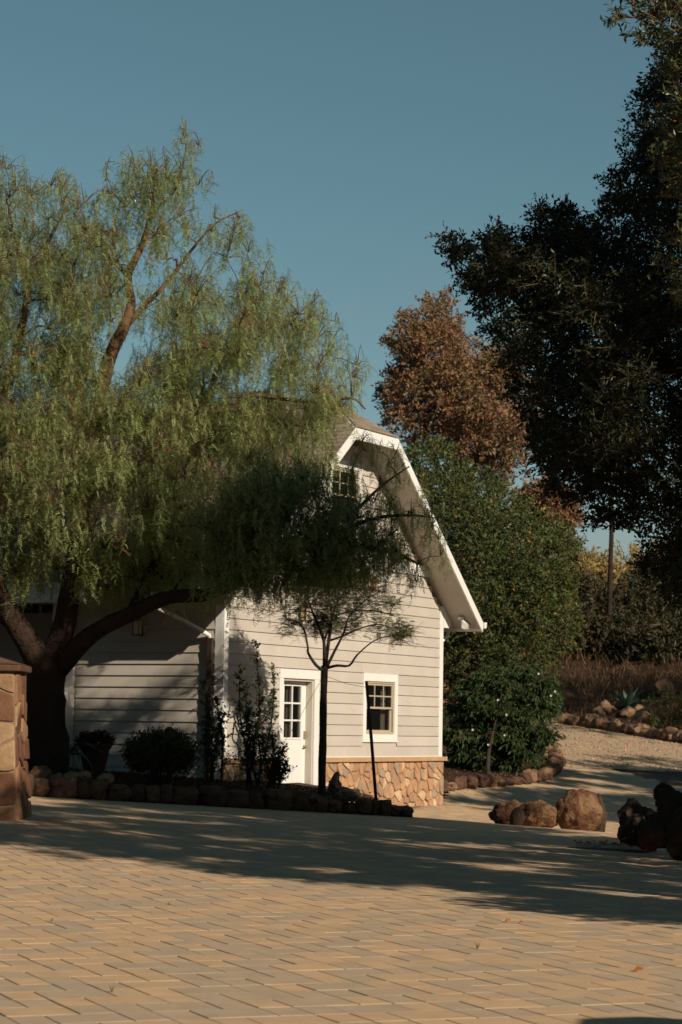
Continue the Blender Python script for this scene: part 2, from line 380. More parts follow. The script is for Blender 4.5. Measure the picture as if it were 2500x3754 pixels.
# front border of the left bed, from its right tip to the pier
front = [(1.12, 32.95), (.55, 32.75), (-.3, 32.5), (-1.2, 32.2), (-2.2, 31.95), (-3.4, 31.6), (-4.6, 31.3), (-6.2, 31.2)]
s = 0; k = 0; rb_ = random.Random(11)
while s < plen(front):
    wd = rb_.uniform(.19, .40) * (.6 if s < .8 else 1); x, y = along(front, s + wd * .5)
    h = rb_.uniform(.13, .19) * (.6 if s < .3 else .8 if s < 1.5 else 1)
    rock('border_rock', (x, y + .06, g(x, y)), (wd * .60, .15, h), 100 + k, f'dark stone block of the bed edge before the house, {ORD[min(k, 29)]} from its right tip' if k else 'low dark stone at the right tip of the bed edge before the house',
         'rock', 'stones edging the bed before the house', sink=.25, rz=rb_.uniform(-.3, .2), tint=rb_.random() * .6, cuts=9, cutd=(.74, .98), rough=.16, boxy=4)
    s += wd * .97; k += 1
    if k > 29: break
# second row piled by the pier (lit ones)
for k, (px, py, sz, lb) in enumerate([(145, 2830, .2, 'pale lit stone on top of the pile right of the stone pier'), (118, 2862, .15, 'reddish stone in the pile hard against the stone pier'), (210, 2850, .17, 'orange lit stone in the pile between the pier and the pepper tree'), (262, 2842, .16, 'rusty stone behind the bed edge under the flower pot'), (310, 2828, .13, 'small flat lit stone on the bed edge under the flower pot'), (385, 2843, .14, 'thin reddish slab on the bed edge left of the round bush')]):
    P = at(px, py + 25, 31.9); rock('border_rock', (P.x, P.y, P.z - sz * .3), (sz, .15, sz * .75), 300 + k, lb, 'rock', 'stones edging the bed before the house', sink=.3, tint=.5 + .1 * k, cuts=12)
# bed soil behind that border
def bedtest(x, y):
    if x > 1.05: return False
    yl = [q for q in front]
    for (x1, y1), (x0, y0) in zip(front, front[1:]):
        if x0 <= x <= x1: return y > y0 + (y1 - y0) * (x - x0) / (x1 - x0) - .02 and y < 41 and x < 1.0 - max(0, (y - 33)) * .12
    return x < -6 and y > 31.2 and y < 41
def bedz(X, Y): 
    e = (Y - (32.6 + .3 * X)) ; r = 0.16 + .12 * sm(e / 2.5) * sm((1.0 - X) / 2.2) + .04 * noise.noise(Vector((X * 1.5, Y * 1.5, 0)))
    return r * sm((1.25 - X) / .6)
sheet('bed_soil', M['soil'], bedtest, -12, 1.2, 31, 41, .2, bedz)

# right of the house: bed with shrub, rock edging
bed2 = [(1.95, 44.6), (2.5, 45.2), (3.2, 45.8), (3.9, 46.6), (4.45, 47.7), (4.75, 49.2), (5.0, 50.6), (5.0, 52.2)]
s = 0; k = 0
while s < plen(bed2):
    wd = rb_.uniform(.24, .42); x, y = along(bed2, s + wd * .5); h = rb_.uniform(.10, .19)
    rock('edging_rock', (x, y, g(x, y)), (wd * .56, .17, h), 400 + k, f'rusty edging stone of the shrub bed right of the house, {ORD[k]} from the house wall', 'rock', 'stones edging the shrub bed', sink=.3, tint=rb_.random() * .8, boxy=3.5, cutd=(.7, .97), rough=.18)
    s += wd * .95; k += 1
for k, (px, py, sz, lb) in enumerate([(2015, 2738, .26, 'orange stone at the outer end of the shrub bed edging'), (1985, 2745, .24, 'lit stone piled inside the outer end of the shrub bed'), (2040, 2762, .2, 'small lit stone where shrub bed meets the gravel'), (2000, 2775, .22, 'rounded stone at the outer corner of the shrub bed')]):
    P = ground_at(px, py + 12); rock('edging_rock', P, (sz, sz * .8, sz * .65), 450 + k, lb, 'rock', 'stones edging the shrub bed', sink=.3, tint=.8)
def bed2test(x, y):
    for (x0, y0), (x1, y1) in zip(bed2, bed2[1:]):
        if x0 <= x <= x1 and x1 > x0: return y > y0 + (y1 - y0) * (x - x0) / (x1 - x0) and y < 60
    return False
sheet('shrub_bed_soil', M['soil'], bed2test, 1.9, 5.0, 44.4, 60, .2, lambda X, Y: .08 + .05 * noise.noise(Vector((X * 1.5, Y * 1.5, 4))))

# rock edging at the foot of the slope
back = [(6.2, 62.6), (7.0, 61.9), (7.9, 60.7), (8.8, 58.9), (9.6, 57.3), (10.4, 56.2)]
s = 0; k = 0
while s < plen(back):
    wd = rb_.uniform(.28, .46); x, y = along(back, s + wd * .5); h = rb_.uniform(.14, .25)
    rock('slope_rock', (x, y, g(x, y)), (wd * .58, .28, h), 500 + k, f'warm lit stone at the foot of the slope, {ORD[k]} from its left end', 'rock', 'stones along the foot of the slope', sink=.3, tint=.5 + .5 * rb_.random(), boxy=3, cutd=(.65, .97), rough=.2)
    s += wd * .9; k += 1
    if k > 29: break
for k, (px, py, sz) in enumerate([(2225, 2612, .34), (2262, 2600, .26), (2300, 2628, .3), (2340, 2612, .25), (2365, 2640, .28), (2195, 2618, .26)]):
    P = ground_at(px, py + 8); rock('slope_rock', P, (sz, sz * .8, sz * .7), 560 + k, ['broad pale stone left of the agave', 'stone tucked right under the agave', 'pale lit stone below and right of the agave', 'small sunlit stone behind the slope edging right of the agave', 'rounded stone at the right of the stone heap by the agave', 'flat brown stone at the left of the stone heap by the agave'][k], 'rock', 'stones along the foot of the slope', sink=.3, tint=.9)
for k, (px, py, sz, lb) in enumerate([(2400, 2345, .55, 'large shaded rock high on the slope beside the thin trunk'), (2360, 2380, .4, 'dark rock below the large rock on the slope'), (2432, 2540, .5, 'brown rock half way up the slope above the agave')]):
    P = ground_at(px, py + 10); rock('slope_boulder', P, (sz, sz * .8, sz * .6), 580 + k, lb, 'rock', sink=.3, tint=.6, mat_=M['rock'])

# boulders on the far side of the crest
def boulder(px0, px1, py0, py1, Y, seed, label, sub=5, depth=.8, mt='boulder', tint=.5, sink=.18, cuts=9, rough=.10, name='boulder', cutd=(.72, .97), rz=None):
    a = at(px0, py1, Y); b = at(px1, py0, Y); wdt = abs(b.x - a.x) / 2; ht = (b.z - a.z) / 2 / (1 - sink * .5)
    return rock(name, ((a.x + b.x) / 2, Y, a.z - sink * ht * .3), (wdt * 1.06, wdt * depth, ht * 1.03), seed, label, 'boulder', sink=sink, sub=sub, mat_=M[mt], tint=tint, cuts=cuts, rough=rough, cutd=cutd, rz=rz if rz is not None else 0)
boulder(1797, 1925, 2935, 3030, 33.2, 21, 'low knobbly reddish boulder at the left end of the group of boulders', rough=.2, tint=.4)
boulder(1905, 2045, 2930, 3035, 33.0, 22, 'low broad pale topped boulder left of the big round boulder', rough=.16, tint=.8)
boulder(1868, 1925, 2962, 3032, 32.75, 29, 'small dark stone leaning in front of the two low boulders', rough=.1, tint=.2, mt='darkrock')
boulder(2038, 2200, 2880, 3048, 33.0, 44, 'biggest tall rounded reddish boulder standing on the pavement edge', rough=.09, depth=.9, tint=.75, cuts=9, cutd=(.74, .95))
boulder(2160, 2222, 2905, 3045, 33.5, 24, 'dark upright stone behind the right side of the big boulder', rough=.15, mt='darkrock')
# dark rock pile at the right edge
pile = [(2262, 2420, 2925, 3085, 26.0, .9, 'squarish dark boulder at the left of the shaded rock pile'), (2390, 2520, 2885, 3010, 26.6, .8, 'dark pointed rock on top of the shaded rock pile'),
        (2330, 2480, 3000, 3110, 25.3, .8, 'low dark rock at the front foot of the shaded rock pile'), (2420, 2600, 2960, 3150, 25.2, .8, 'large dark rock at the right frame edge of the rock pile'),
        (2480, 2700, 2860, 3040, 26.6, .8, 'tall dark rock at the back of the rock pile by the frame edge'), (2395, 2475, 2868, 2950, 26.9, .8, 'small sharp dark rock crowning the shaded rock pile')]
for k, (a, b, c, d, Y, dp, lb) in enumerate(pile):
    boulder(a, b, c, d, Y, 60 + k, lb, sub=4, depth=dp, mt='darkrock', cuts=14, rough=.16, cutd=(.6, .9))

# ---------------------------------------------------------------- stonework
def clip(poly, a, b, c):            # keep a*x+b*y<=c
    out = []
    for i in range(len(poly)):
        p, q = poly[i], poly[(i + 1) % len(poly)]; dp = a * p[0] + b * p[1] - c; dq = a * q[0] + b * q[1] - c
        if dp <= 0: out.append(p)
        if dp * dq < 0: k = dp / (dp - dq); out.append((p[0] + (q[0] - p[0]) * k, p[1] + (q[1] - p[1]) * k))
    return out
def stones(mb, u0, u1, z0, z1, cell, place, seed, gap=.010, depth=.035, squash=1.25, palette=None):
    """irregular fitted stones over a panel; place(u,z,out)->3D"""
    r = random.Random(seed); pts = []
    nu = max(1, round((u1 - u0) / cell)); nz = max(1, round((z1 - z0) / (cell * squash)))
    for i in range(nu):
        for j in range(nz):
            if r.random() < .22: continue
            pts.append((u0 + (i + .5 + r.uniform(-.46, .46)) * (u1 - u0) / nu, z0 + (j + .5 + r.uniform(-.46, .46)) * (z1 - z0) / nz))
    for i, (x, y) in enumerate(pts):
        poly = [(u0, z0), (u1, z0), (u1, z1), (u0, z1)]
        for j, (X, Y) in enumerate(pts):
            if i == j or abs(X - x) > cell * 3.2 or abs(Y - y) > cell * 3.6: continue
            a, b = X - x, Y - y; L = math.hypot(a, b); a /= L; b /= L
            poly = clip(poly, a, b, a * (x + X) / 2 + b * (y + Y) / 2 - gap)
            if len(poly) < 3: break
        if len(poly) < 3: continue
        cx = sum(p[0] for p in poly) / len(poly); cy_ = sum(p[1] for p in poly) / len(poly)
        # wobble the outline a little
        P = []
        for a_, b_ in zip(poly, poly[1:] + poly[:1]):
            L = math.dist(a_, b_); n = max(1, int(L / .05))
            for q in range(n):
                k = q / n; x_, y_ = a_[0] + (b_[0] - a_[0]) * k, a_[1] + (b_[1] - a_[1]) * k
                wv = noise.noise(Vector((x_ * 14, y_ * 14, seed))) * .010
                d = math.hypot(x_ - cx, y_ - cy_) + 1e-6
                sc = (1 - .012 / d) if q == 0 else 1
                P.append((min(u1, max(u0, cx + (x_ - cx) * sc + wv)), min(z1, max(z0, cy_ + (y_ - cy_) * sc + wv))))
        t = r.random(); dd = depth * r.uniform(.5, 1.25); tu, tz = r.uniform(-.04, .04), r.uniform(-.04, .04)
        def ring(s_, o): return [place(cx + (p[0] - cx) * s_, cy_ + (p[1] - cy_) * s_, o + (tu * (p[0] - cx) + tz * (p[1] - cy_)) * (1 if o > 0 else 0)) for p in P]
        R0, R1, R2 = ring(1, -.01), ring(.985, dd * .72), ring(.90, dd)
        for Ra, Rb in ((R0, R1), (R1, R2)):
            for q in range(len(P)): mb.poly([Ra[q], Ra[(q + 1) % len(P)], Rb[(q + 1) % len(P)], Rb[q]], t)
        mb.poly(R2, t)

# ---------------------------------------------------------------- house
TH = rad(61.5)
C0 = Vector((-1.828, 35.2, 0))
H = thing('barn_house', 'beige clapboard barn house with white trim, stone base and clipped gable roof behind the trees', 'house', C0, TH)
GW = 7.91; LAP = .184
ZL, ZR = 3.34, 3.25; XL, XR = -.6, 8.40; XC = 3.965; ZRIDGE = 6.95; ZC = 6.32; XCL, XCR = 3.17, 4.76
def roofz(x):
    if x <= XC: return ZL + (ZRIDGE - ZL) * (x - XL) / (XC - XL)
    return ZRIDGE + (ZR - ZRIDGE) * (x - XC) / (XR - XC)
def under(x): return min(roofz(x), ZC) - .10
doorO = (1.90, 2.955, -.5, 2.10); winO = (4.84, 5.95, 1.19, 2.13); upO = (3.45, 4.45, 4.84, 5.82)
def siding(mb, x0, x1, zb, zt, place, openings=(), top=None, seed=0):
    """clapboards between x0..x1; each board tilts out at its foot"""
    z = zb; r = random.Random(seed)
    while z < zt - .01:
        z1 = min(z + LAP, zt); iv = [(x0, x1)]
        for (a, b, c, d) in openings:
            if d > z + .02 and c < z1 - .02:
                nv = []
                for (p, q) in iv:
                    if b <= p or a >= q: nv.append((p, q)); continue
                    if a > p: nv.append((p, a))
                    if b < q: nv.append((b, q))
                iv = nv
        for (p, q) in iv:
            cuts = [p]; c_ = p + r.uniform(1.2, 3.6)
            while c_ < q - .5: cuts.append(c_); c_ += r.uniform(2.4, 3.6)
            cuts.append(q)
            for a, b in zip(cuts, cuts[1:]):
                a_, b_ = a, b - (.002 if b < q else 0)
                # gable: trim board ends under the roof line
                if top:
                    xs = [xx for xx in np.linspace(a_, b_, 60) if top(xx) > z + .02]
                    if len(xs) < 2: continue
                    a_, b_ = xs[0], xs[-1]
                za, zb_ = (min(z1, top(a_)) if top else z1), (min(z1, top(b_)) if top else z1)
                jt = r.uniform(-.0015, .0015); bt = r.random()
                mb.poly([place(a_, z, .024 + jt), place(b_, z, .024 + jt), place(b_, max(zb_, z + .01), .003), place(a_, max(za, z + .01), .003)], bt)
                if top and (za < z1 or zb_ < z1):      # board whose top follows the slope: add the full height piece
                    m1 = a_ + .22 if za < z1 else a_; m2 = b_ - .22 if zb_ < z1 else b_
                    if m2 > m1: mb.poly([place(m1, z, .0245), place(m2, z, .0245), place(m2, z1, .0035), place(m1, z1, .0035)], bt)
                mb.poly([place(a_, z, -.002), place(b_, z, -.002), place(b_, z, .024 + jt), place(a_, z, .024 + jt)])
        z = z1
pf = lambda x, z, o: (x, -o, z)
mb = MB(); z0 = .80
siding(mb, .12, GW - .12, z0, 6.25, pf, [(1.77, 3.115, -1, 2.25), (4.725, 6.06, 1.05, 2.27), (3.33, 4.57, 4.72, 5.95), (-1, 9, 4.13, 4.33)], top=under, seed=1)
mb.build('gable_siding', M['siding'], H)
mb = MB(); pl_ = lambda y, z, o: (-o, y, z)
siding(mb, .13, 2.80, z0 - 3 * LAP, 3.24, pl_, seed=2); mb.build('side_siding', M['siding'], H)
# wall core behind the boards (with the openings)
mb = MB()
def wallcore(mb, x0, x1, z0, z1, ops, y0=.0, y1=.12):
    xs = sorted({x0, x1, *[o_[0] for o_ in ops], *[o_[1] for o_ in ops]}); zs = sorted({z0, z1, *[max(z0, o_[2]) for o_ in ops], *[o_[3] for o_ in ops]})
    for a, b in zip(xs, xs[1:]):
        for c, d in zip(zs, zs[1:]):
            if any(a >= o_[0] - 1e-6 and b <= o_[1] + 1e-6 and c >= o_[2] - 1e-6 and d <= o_[3] + 1e-6 for o_ in ops): continue
            mb.box((a, y0, c), (b, y1, d))
wallcore(mb, 0, GW, -.4, 3.2, [doorO, winO])
zz = 3.2
wallcore(mb, 2.6, 5.3, 3.2, 5.9, [upO])
for a, b in ((0, 2.6), (5.3, GW)):
    n = 12
    for i in range(n):
        x0_, x1_ = a + (b - a) * i / n, a + (b - a) * (i + 1) / n; mb.box((x0_, 0, 3.2), (x1_, .12, max(3.21, min(under(x0_), under(x1_)))))
mb.box((2.6, 0, 5.9), (5.3, .12, 5.99)) 
mb.box((3.0, .001, 5.99), (4.9, .119, 6.21))
mb.box((0, .12, -.4), (.12, 3.0, 3.55)); mb.box((GW - .12, .12, -.4), (GW, 12, 3.55)); mb.box((0, 12, -.4), (GW, 12.12, 5.5))
mb.box((1.3, 3.0, -.4), (1.42, 12, 3.9)); mb.box((.12, 2.88, -.4), (1.3, 3.0, 3.6))
mb.build('wall', M['siding'], H)
mb = MB(); mb.box((.13, .6, 3.19), (GW - .13, 11.9, 3.2)); mb.box((.13, .6, .02), (GW - .13, 2.8, .04)); mb.build('floor', M['room'], H)
# stone base and its ledge
mb = MB(); g0 = -.35
for (a, b, sd) in ((.02, 1.765, 1), (3.12, GW + .03, 2)):
    stones(mb, a, b, g0, .705, .155, lambda u, z, o: (u, -.035 - o, z), sd, gap=.007, depth=.03, squash=1.15)
stones(mb, -.03, 2.5, g0, .705, .17, lambda u, z, o: (GW + .035 + o, u, z), 5, gap=.007, depth=.03)
mb.build('stone_base', M['stone'], H)
mb = MB()
mb.box((0.0, -.035, g0), (1.765, -.001, .703)); mb.box((3.12, -.035, g0), (GW + .035, -.001, .703)); mb.box((GW + .001, .0, g0), (GW + .035, 12, .703))
mb.build('base_mortar', M['mortar'], H)
mb = MB()
for (a, b) in ((-.02, 1.765), (3.12, GW + .10)): mb.box((a, -.105, .706), (b, -.002, .785))
mb.box((GW + .002, -.0, .706), (GW + .10, 12, .785)); mb.build('stone_ledge', M['ledge'], H, bevel=.008)
mb = MB(); mb.box((.0, -.03, .786), (1.765, -.003, .80)); mb.box((3.12, -.03, .786), (GW + .02, -.003, .80)); mb.build('ledge_flashing', M['trim'], H)
# trim boards
def trimset(name, boxes, parent=H, m_='trim', bev=.004):
    b = MB()
    for a, c in boxes: b.box(a, c)
    return b.build(name, M[m_], parent, bevel=bev)
trimset('corner_board', [((-.022, -.026, .80), (.125, .0, 3.3)), ((-.024, .0, .3), (.0, .14, 3.22))])
trimset('corner_board', [((GW - .125, -.026, .80), (GW + .024, .0, 3.62)), ((GW, .0, .80), (GW + .026, .14, 3.6))])
mb = MB(); mb.prism([(1.55, 4.13), (GW - .45, 4.13), (GW - .69, 4.33), (1.25, 4.33)], 'y', -.03, -.001)
mb.v = [(x if x > 2 or z < 4.2 else 1.55 , y, z) for x, y, z in mb.v]; mb.build('belt_board', M['trim'], H)
trimset('pilaster', [((-.30, 2.84, -.2), (-.001, 3.1, 3.3)), ((-.36, 2.80, 2.12), (-.28, 3.14, 2.24))])
trimset('pilaster', [((-.30, 5.75, -.2), (-.001, 6.05, 3.3))])
trimset('porch_rail', [((-.2, 3.1, 1.28), (-.14, 5.75, 1.33)), ((-.2, 3.1, 1.03), (-.14, 5.75, 1.08))])
trimset('porch_fascia', [((-.70, 2.0, 3.24), (-.64, 9.5, 3.56))])
trimset('porch_soffit', [((-.64, 2.0, 3.26), (1.3, 9.5, 3.3))], m_='soffit')
# --- roof
OV = -.6; BACK = 12.4; APY = .30
def yfront(x):                       # roof plan starts here (hips behind the clip)
    if x < XCL or x > XCR: return OV
    return OV + (APY - OV) * ((x - XCL) / (XC - XCL) if x < XC else (XCR - x) / (XCR - XC))
mb = MB(); r = random.Random(5); TOP = .10
def course(xa, xb, side):
    ya = max(yfront(xa), yfront(xb)) if xa >= XCL and xb <= XCR else yfront((xa + xb) / 2)
    y = ya - (.03 if ya == OV else 0); y0_ = y
    while y < BACK:
        y2 = min(y + r.uniform(.16, .34), BACK); t = min(1, max(0, r.gauss(.5, .22)))
        lo, hi = (xa, xb) if side < 0 else (xb, xa)     # lo = lower edge
        zl, zh = roofz(lo) + TOP + .011, roofz(hi) + TOP + .001
        mb.poly([(lo, y, zl), (lo, y2, zl), (hi, y2, zh), (hi, y, zh)][::(1 if side > 0 else -1)], t)
        mb.poly([(lo, y, zl), (lo, y2, zl), (lo, y2, zl - .013), (lo, y, zl - .013)][::(-1 if side > 0 else 1)], t * .4)
        y = y2
nc = 46
for i in range(nc):
    xa, xb = XL - .04 + (XC - XL + .04) * i / nc, XL - .04 + (XC - XL + .04) * (i + 1) / nc; course(xa, xb, -1)
    xa, xb = XC + (XR + .04 - XC) * i / nc, XC + (XR + .04 - XC) * (i + 1) / nc; course(xa, xb, 1)
nh = 9                               # the clipped end
for i in range(nh):
    k0, k1 = i / nh, (i + 1) / nh
    def row(k): return XCL + (XC - XCL) * k, XCR + (XC - XCR) * k, OV - .04 + (APY - OV + .04) * k, ZC + (ZRIDGE - ZC) * k
    a0, b0, y0_, z0_ = row(k0); a1, b1, y1_, z1_ = row(k1); nt_ = max(1, int((b0 - a0) / .3))
    for q in range(nt_):
        s0, s1 = q / nt_, (q + 1) / nt_
        mb.poly([(a0 + (b0 - a0) * s0, y0_, z0_ + TOP + .011), (a0 + (b0 - a0) * s1, y0_, z0_ + TOP + .011), (a1 + (b1 - a1) * s1, y1_, z1_ + TOP + .001), (a1 + (b1 - a1) * s0, y1_, z1_ + TOP + .001)], min(1, max(0, r.gauss(.55, .2))))
    mb.poly([(a0, y0_, z0_ + TOP + .011), (b0, y0_, z0_ + TOP + .011), (b0, y0_, z0_ + TOP - .004), (a0, y0_, z0_ + TOP - .004)], .1)
mb.box((XC - .12, APY, ZRIDGE + TOP - .09), (XC + .12, BACK, ZRIDGE + TOP + .022), .45)
roof = mb.build('roof', M['shingle'], H)
mb = MB()                            # roof deck (soffit side)
def slab(P, t): # P polygon in plan with z from roofz
    topv = [(x, y, (z if z is not None else roofz(x)) + TOP - .005) for x, y, z in P]; bot = [(x, y, z_ - t) for (x, y, z_) in topv]
    mb.poly(topv); mb.poly(bot[::-1])
    for i in range(len(P)): j = (i + 1) % len(P); mb.poly([topv[i], bot[i], bot[j], topv[j]])
slab([(XL, OV, None), (XL, BACK, None), (XC, BACK, None), (XC, APY, None), (XCL, OV, ZC)][::-1], .13)
slab([(XR, OV, None), (XR, BACK, None), (XC, BACK, None), (XC, APY, None), (XCR, OV, ZC)], .13)
slab([(XCL, OV, ZC), (XCR, OV, ZC), (XC, APY, ZRIDGE)], .13)
mb.build('soffit', M['soffit'], H)
mb = MB()                            # white rake fascias and clip fascia
def rake(xa, za, xb, zb, y0_, y1_, h0, h1):
    A = [(xa, za + h1), (xb, zb + h1), (xb, zb - h0), (xa, za - h0)]
    mb.prism(A if xa < xb else A[::-1], 'y', y0_, y1_)
rake(XL, ZL, XCL, ZC, OV - .03, OV + .0, .11, .09); rake(XCR, ZC, XR, ZR, OV - .03, OV + .0, .11, .09)
mb.box((XCL, OV - .032, ZC - .11), (XCR, OV, ZC + .085))
mb.build('rake_fascia', M['trim'], H)
trimset('eave_fascia', [((XR, OV, ZR - .09), (XR + .025, BACK, ZR + .10))])
trimset('eave_return', [((GW + .03, -.01, 3.22), (GW + .30, .02, 3.36)), ((GW + .03, -.01, 3.36), (GW + .18, .02, 3.50))])
mb = MB(); mb.prism([(GW + .028, 3.215), (8.18, 3.215), (8.24, 3.27), (8.24, 3.34), (8.0, 3.54), (GW + .028, 3.60)], 'y', -.035, -.012); mb.build('eave_return', M['trim'], H)
mb = MB(); prof = [(XR + .026, ZR - .03), (XR + .12, ZR - .02), (XR + .14, ZR + .085), (XR + .026, ZR + .085)]; mb.prism(prof, 'y', OV - .05, BACK); mb.build('gutter', M['trim'], roof)
mb = MB(); prof = [(XL - .14, ZL + .06), (XL - .12, ZL - .05), (XL - .003, ZL - .06), (XL - .003, ZL + .06)]; mb.prism(prof, 'y', OV - .05, 2.0); mb.build('gutter', M['soffit'], roof)
mb = MB(); mb.tube([(XL - .07, .95, ZL - .05), (XL - .07, .95, ZL - .16), (-.30, .50, ZL - .42), (-.07, .22, ZL - .62), (-.06, .20, ZL - .72)], [.036] * 5, 8); mb.build('downspout_elbow', M['trim'], H, smooth=True)
mb = MB(); mb.box((-.10, .15, .2), (-.03, .25, ZL - .66)); mb.build('downspout', M['brownmetal'], H, bevel=.008)
mb = MB(); mb.tube([(XR + .08, .15, ZR - .02), (XR + .08, .15, ZR - .16), (GW + .06, .3, ZR - .52), (GW + .06, .3, 0.0)], [.04] * 4, 8); mb.build('downspout', M['trim'], H, smooth=True)
# --- door
D = .12
trimset('door_trim', [((1.77, -.03, .0), (1.90, -.001, 2.10)), ((2.955, -.03, .0), (3.115, -.001, 2.10)), ((1.77, -.034, 2.101), (3.115, -.001, 2.25))])
trimset('door_jamb', [((2.915, .0, .0), (2.955, .16, 2.06)), ((1.90, .0, .0), (1.94, .16, 2.06)), ((1.90, .0, 2.061), (2.955, .16, 2.10))], m_='siding')
mb = MB(); dl, dr, dt = 1.945, 2.91, 2.055
gl, gr_, gz0, gz1 = 2.16, 2.73, 1.12, 1.98
for a, c in (((dl, D, .05), (gl, D + .045, dt)), ((gr_, D, .05), (dr, D + .045, dt)), ((gl, D, gz1), (gr_, D + .045, dt)), ((gl, D, .05), (gr_, D + .045, gz0))): mb.box(a, c)
for z_ in (gz0 + (gz1 - gz0) / 3, gz0 + 2 * (gz1 - gz0) / 3): mb.box((gl, D - .004, z_ - .014), (gr_, D + .03, z_ + .014))
xm = (gl + gr_) / 2; mb.box((xm - .014, D - .005, gz0), (xm + .014, D + .031, gz1))
for a, c in (((gl - .03, D - .009, gz0 - .03), (gl, D - .001, gz1 + .03)), ((gr_, D - .009, gz0 - .03), (gr_ + .03, D - .001, gz1 + .03)), ((gl, D - .009, gz1), (gr_, D - .001, gz1 + .03)), ((gl, D - .009, gz0 - .03), (gr_, D - .001, gz0))): mb.box(a, c)
for (a, b) in ((2.05, 2.39), (2.47, 2.81)):
    for q in range(2):
        e = .02 * q; mb.box((a + e, D - .006 - .004 * (q == 1), .2 + e), (b - e, D - .001, .98 - e))
door = mb.build('door', M['trim'], H, bevel=.002)
mb = MB(); mb.box((gl, D + .012, gz0), (gr_, D + .018, gz1)); mb.build('door_glass', M['glass'], door)
mb = MB(); mb.box((2.845, D - .022, 1.10), (2.90, D - .001, 1.23)); mb.box((2.852, D - .028, 1.165), (2.893, D - .022, 1.222)); mb.build('keypad_lock', M['brass'], door, bevel=.003)
mb = MB(); mb.tube([(2.87, D - .001, .97), (2.87, D - .02, .97)], [.032, .03], 16); mb.tube([(2.87, D - .02, .97), (2.87, D - .055, .97), (2.86, D - .06, .972), (2.77, D - .06, .965)], [.011, .011, .011, .008], 10); mb.build('door_handle', M['brass'], door, smooth=True)
mb = MB(); mb.box((1.94, .02, .0), (2.915, .2, .05)); mb.build('threshold', M['metal'], H)
mb = MB(); mb.box((1.6, D + .20, .0), (3.3, 1.8, 2.4)); mb.f = [f for f in mb.f if True]; 
def room(name, x0, x1, y0, y1, z0, z1):
    b = MB(); b.poly([(x0, y1, z0), (x1, y1, z0), (x1, y1, z1), (x0, y1, z1)]); b.poly([(x0, y0, z0), (x0, y1, z0), (x0, y1, z1), (x0, y0, z1)]); b.poly([(x1, y0, z0), (x1, y1, z0), (x1, y1, z1), (x1, y0, z1)])
    b.poly([(x0, y0, z1), (x1, y0, z1), (x1, y1, z1), (x0, y1, z1)]); b.poly([(x0, y0, z0), (x1, y0, z0), (x1, y1, z0), (x0, y1, z0)]); b.build(name, M['room'], H)
room('interior', 1.5, 3.4, .125, 1.9, .05, 2.4); room('interior', 4.3, 6.6, .125, 1.9, .9, 2.5); room('interior', 2.8, 5.1, .125, 1.2, 4.5, 5.95)
def drape(name, x0, x1, y, z0, z1, n=10, amp=.02):
    b = MB(); xs = np.linspace(x0, x1, n * 4 + 1)
    P = [(x, y + amp * math.sin(i * math.pi / 2), ) for i, x in enumerate(xs)]
    for p, q in zip(P, P[1:]): b.poly([(p[0], p[1], z0), (q[0], q[1], z0), (q[0], q[1], z1), (p[0], p[1], z1)])
    b.build(name, M['curtain'], H, smooth=True)
drape('curtain', 2.40, 2.58, D + .10, 1.0, 2.05, 5); drape('curtain', 2.80, 3.0, D + .10, 1.0, 2.05, 5)
drape('curtain', 5.74, 5.95, .16, 1.2, 2.12, 4, .012)
# --- windows
def window(name, x0, x1, z0, z1, cols, tw, th, mm='almond', single_low=True):
    W_ = thing_part = MB()
    for a, c in (((x0, -.03, z0), (x0 + tw, -.001, z1)), ((x1 - tw, -.03, z0), (x1, -.001, z1)), ((x0 + tw, -.034, z1 - th), (x1 - tw, -.001, z1)), ((x0 + tw, -.034, z0), (x1 - tw, -.001, z0 + th))): W_.box(a, c)
    # head and foot boards run the full width
    wf = W_.build('window', M['trim'], H, bevel=.003)
    a, b, c, d = x0 + tw, x1 - tw, z0 + th, z1 - th
    f = MB(); y0, y1 = -.012, .07
    for p, q in (((a, y0, c), (a + .035, y1, d)), ((b - .035, y0, c), (b, y1, d)), ((a + .035, y0, d - .035), (b - .035, y1, d)), ((a + .035, y0, c), (b - .035, y1, c + .04))): f.box(p, q)
    f.build('window_frame', M[mm], wf, bevel=.003)
    a += .036; b -= .036; c += .041; d -= .036; mid = (c + d) / 2
    s_ = MB(); t_ = .035
    def sash(z0_, z1_, y, grid):
        for p, q in (((a, y, z0_), (a + t_, y + .03, z1_)), ((b - t_, y, z0_), (b, y + .03, z1_)), ((a + t_, y, z1_ - t_), (b - t_, y + .03, z1_)), ((a + t_, y, z0_), (b - t_, y + .03, z0_ + t_))): s_.box(p, q)
        if grid:
            for k in range(1, cols): x = a + (b - a) * k / cols; s_.box((x - .011, y + .004, z0_ + t_), (x + .011, y + .024, z1_ - t_))
            z = (z0_ + z1_) / 2; s_.box((a + t_, y + .003, z - .011), (b - t_, y + .025, z + .011))
    sash(mid - .02, d, .004, True); sash(c, mid + .015, .038, False)
    s_.build('sash', M[mm], wf)
    p_ = MB(); p_.box((a + t_, .016, mid + .01), (b - t_, .020, d - t_)); p_.box((a + t_, .052, c + t_), (b - t_, .056, mid - .02)); p_.build('pane', M['glass'], wf)
window('window', 4.725, 6.06, 1.05, 2.27, 3, .115, .14)
window('window', 3.33, 4.57, 4.72, 5.95, 3, .12, .13)
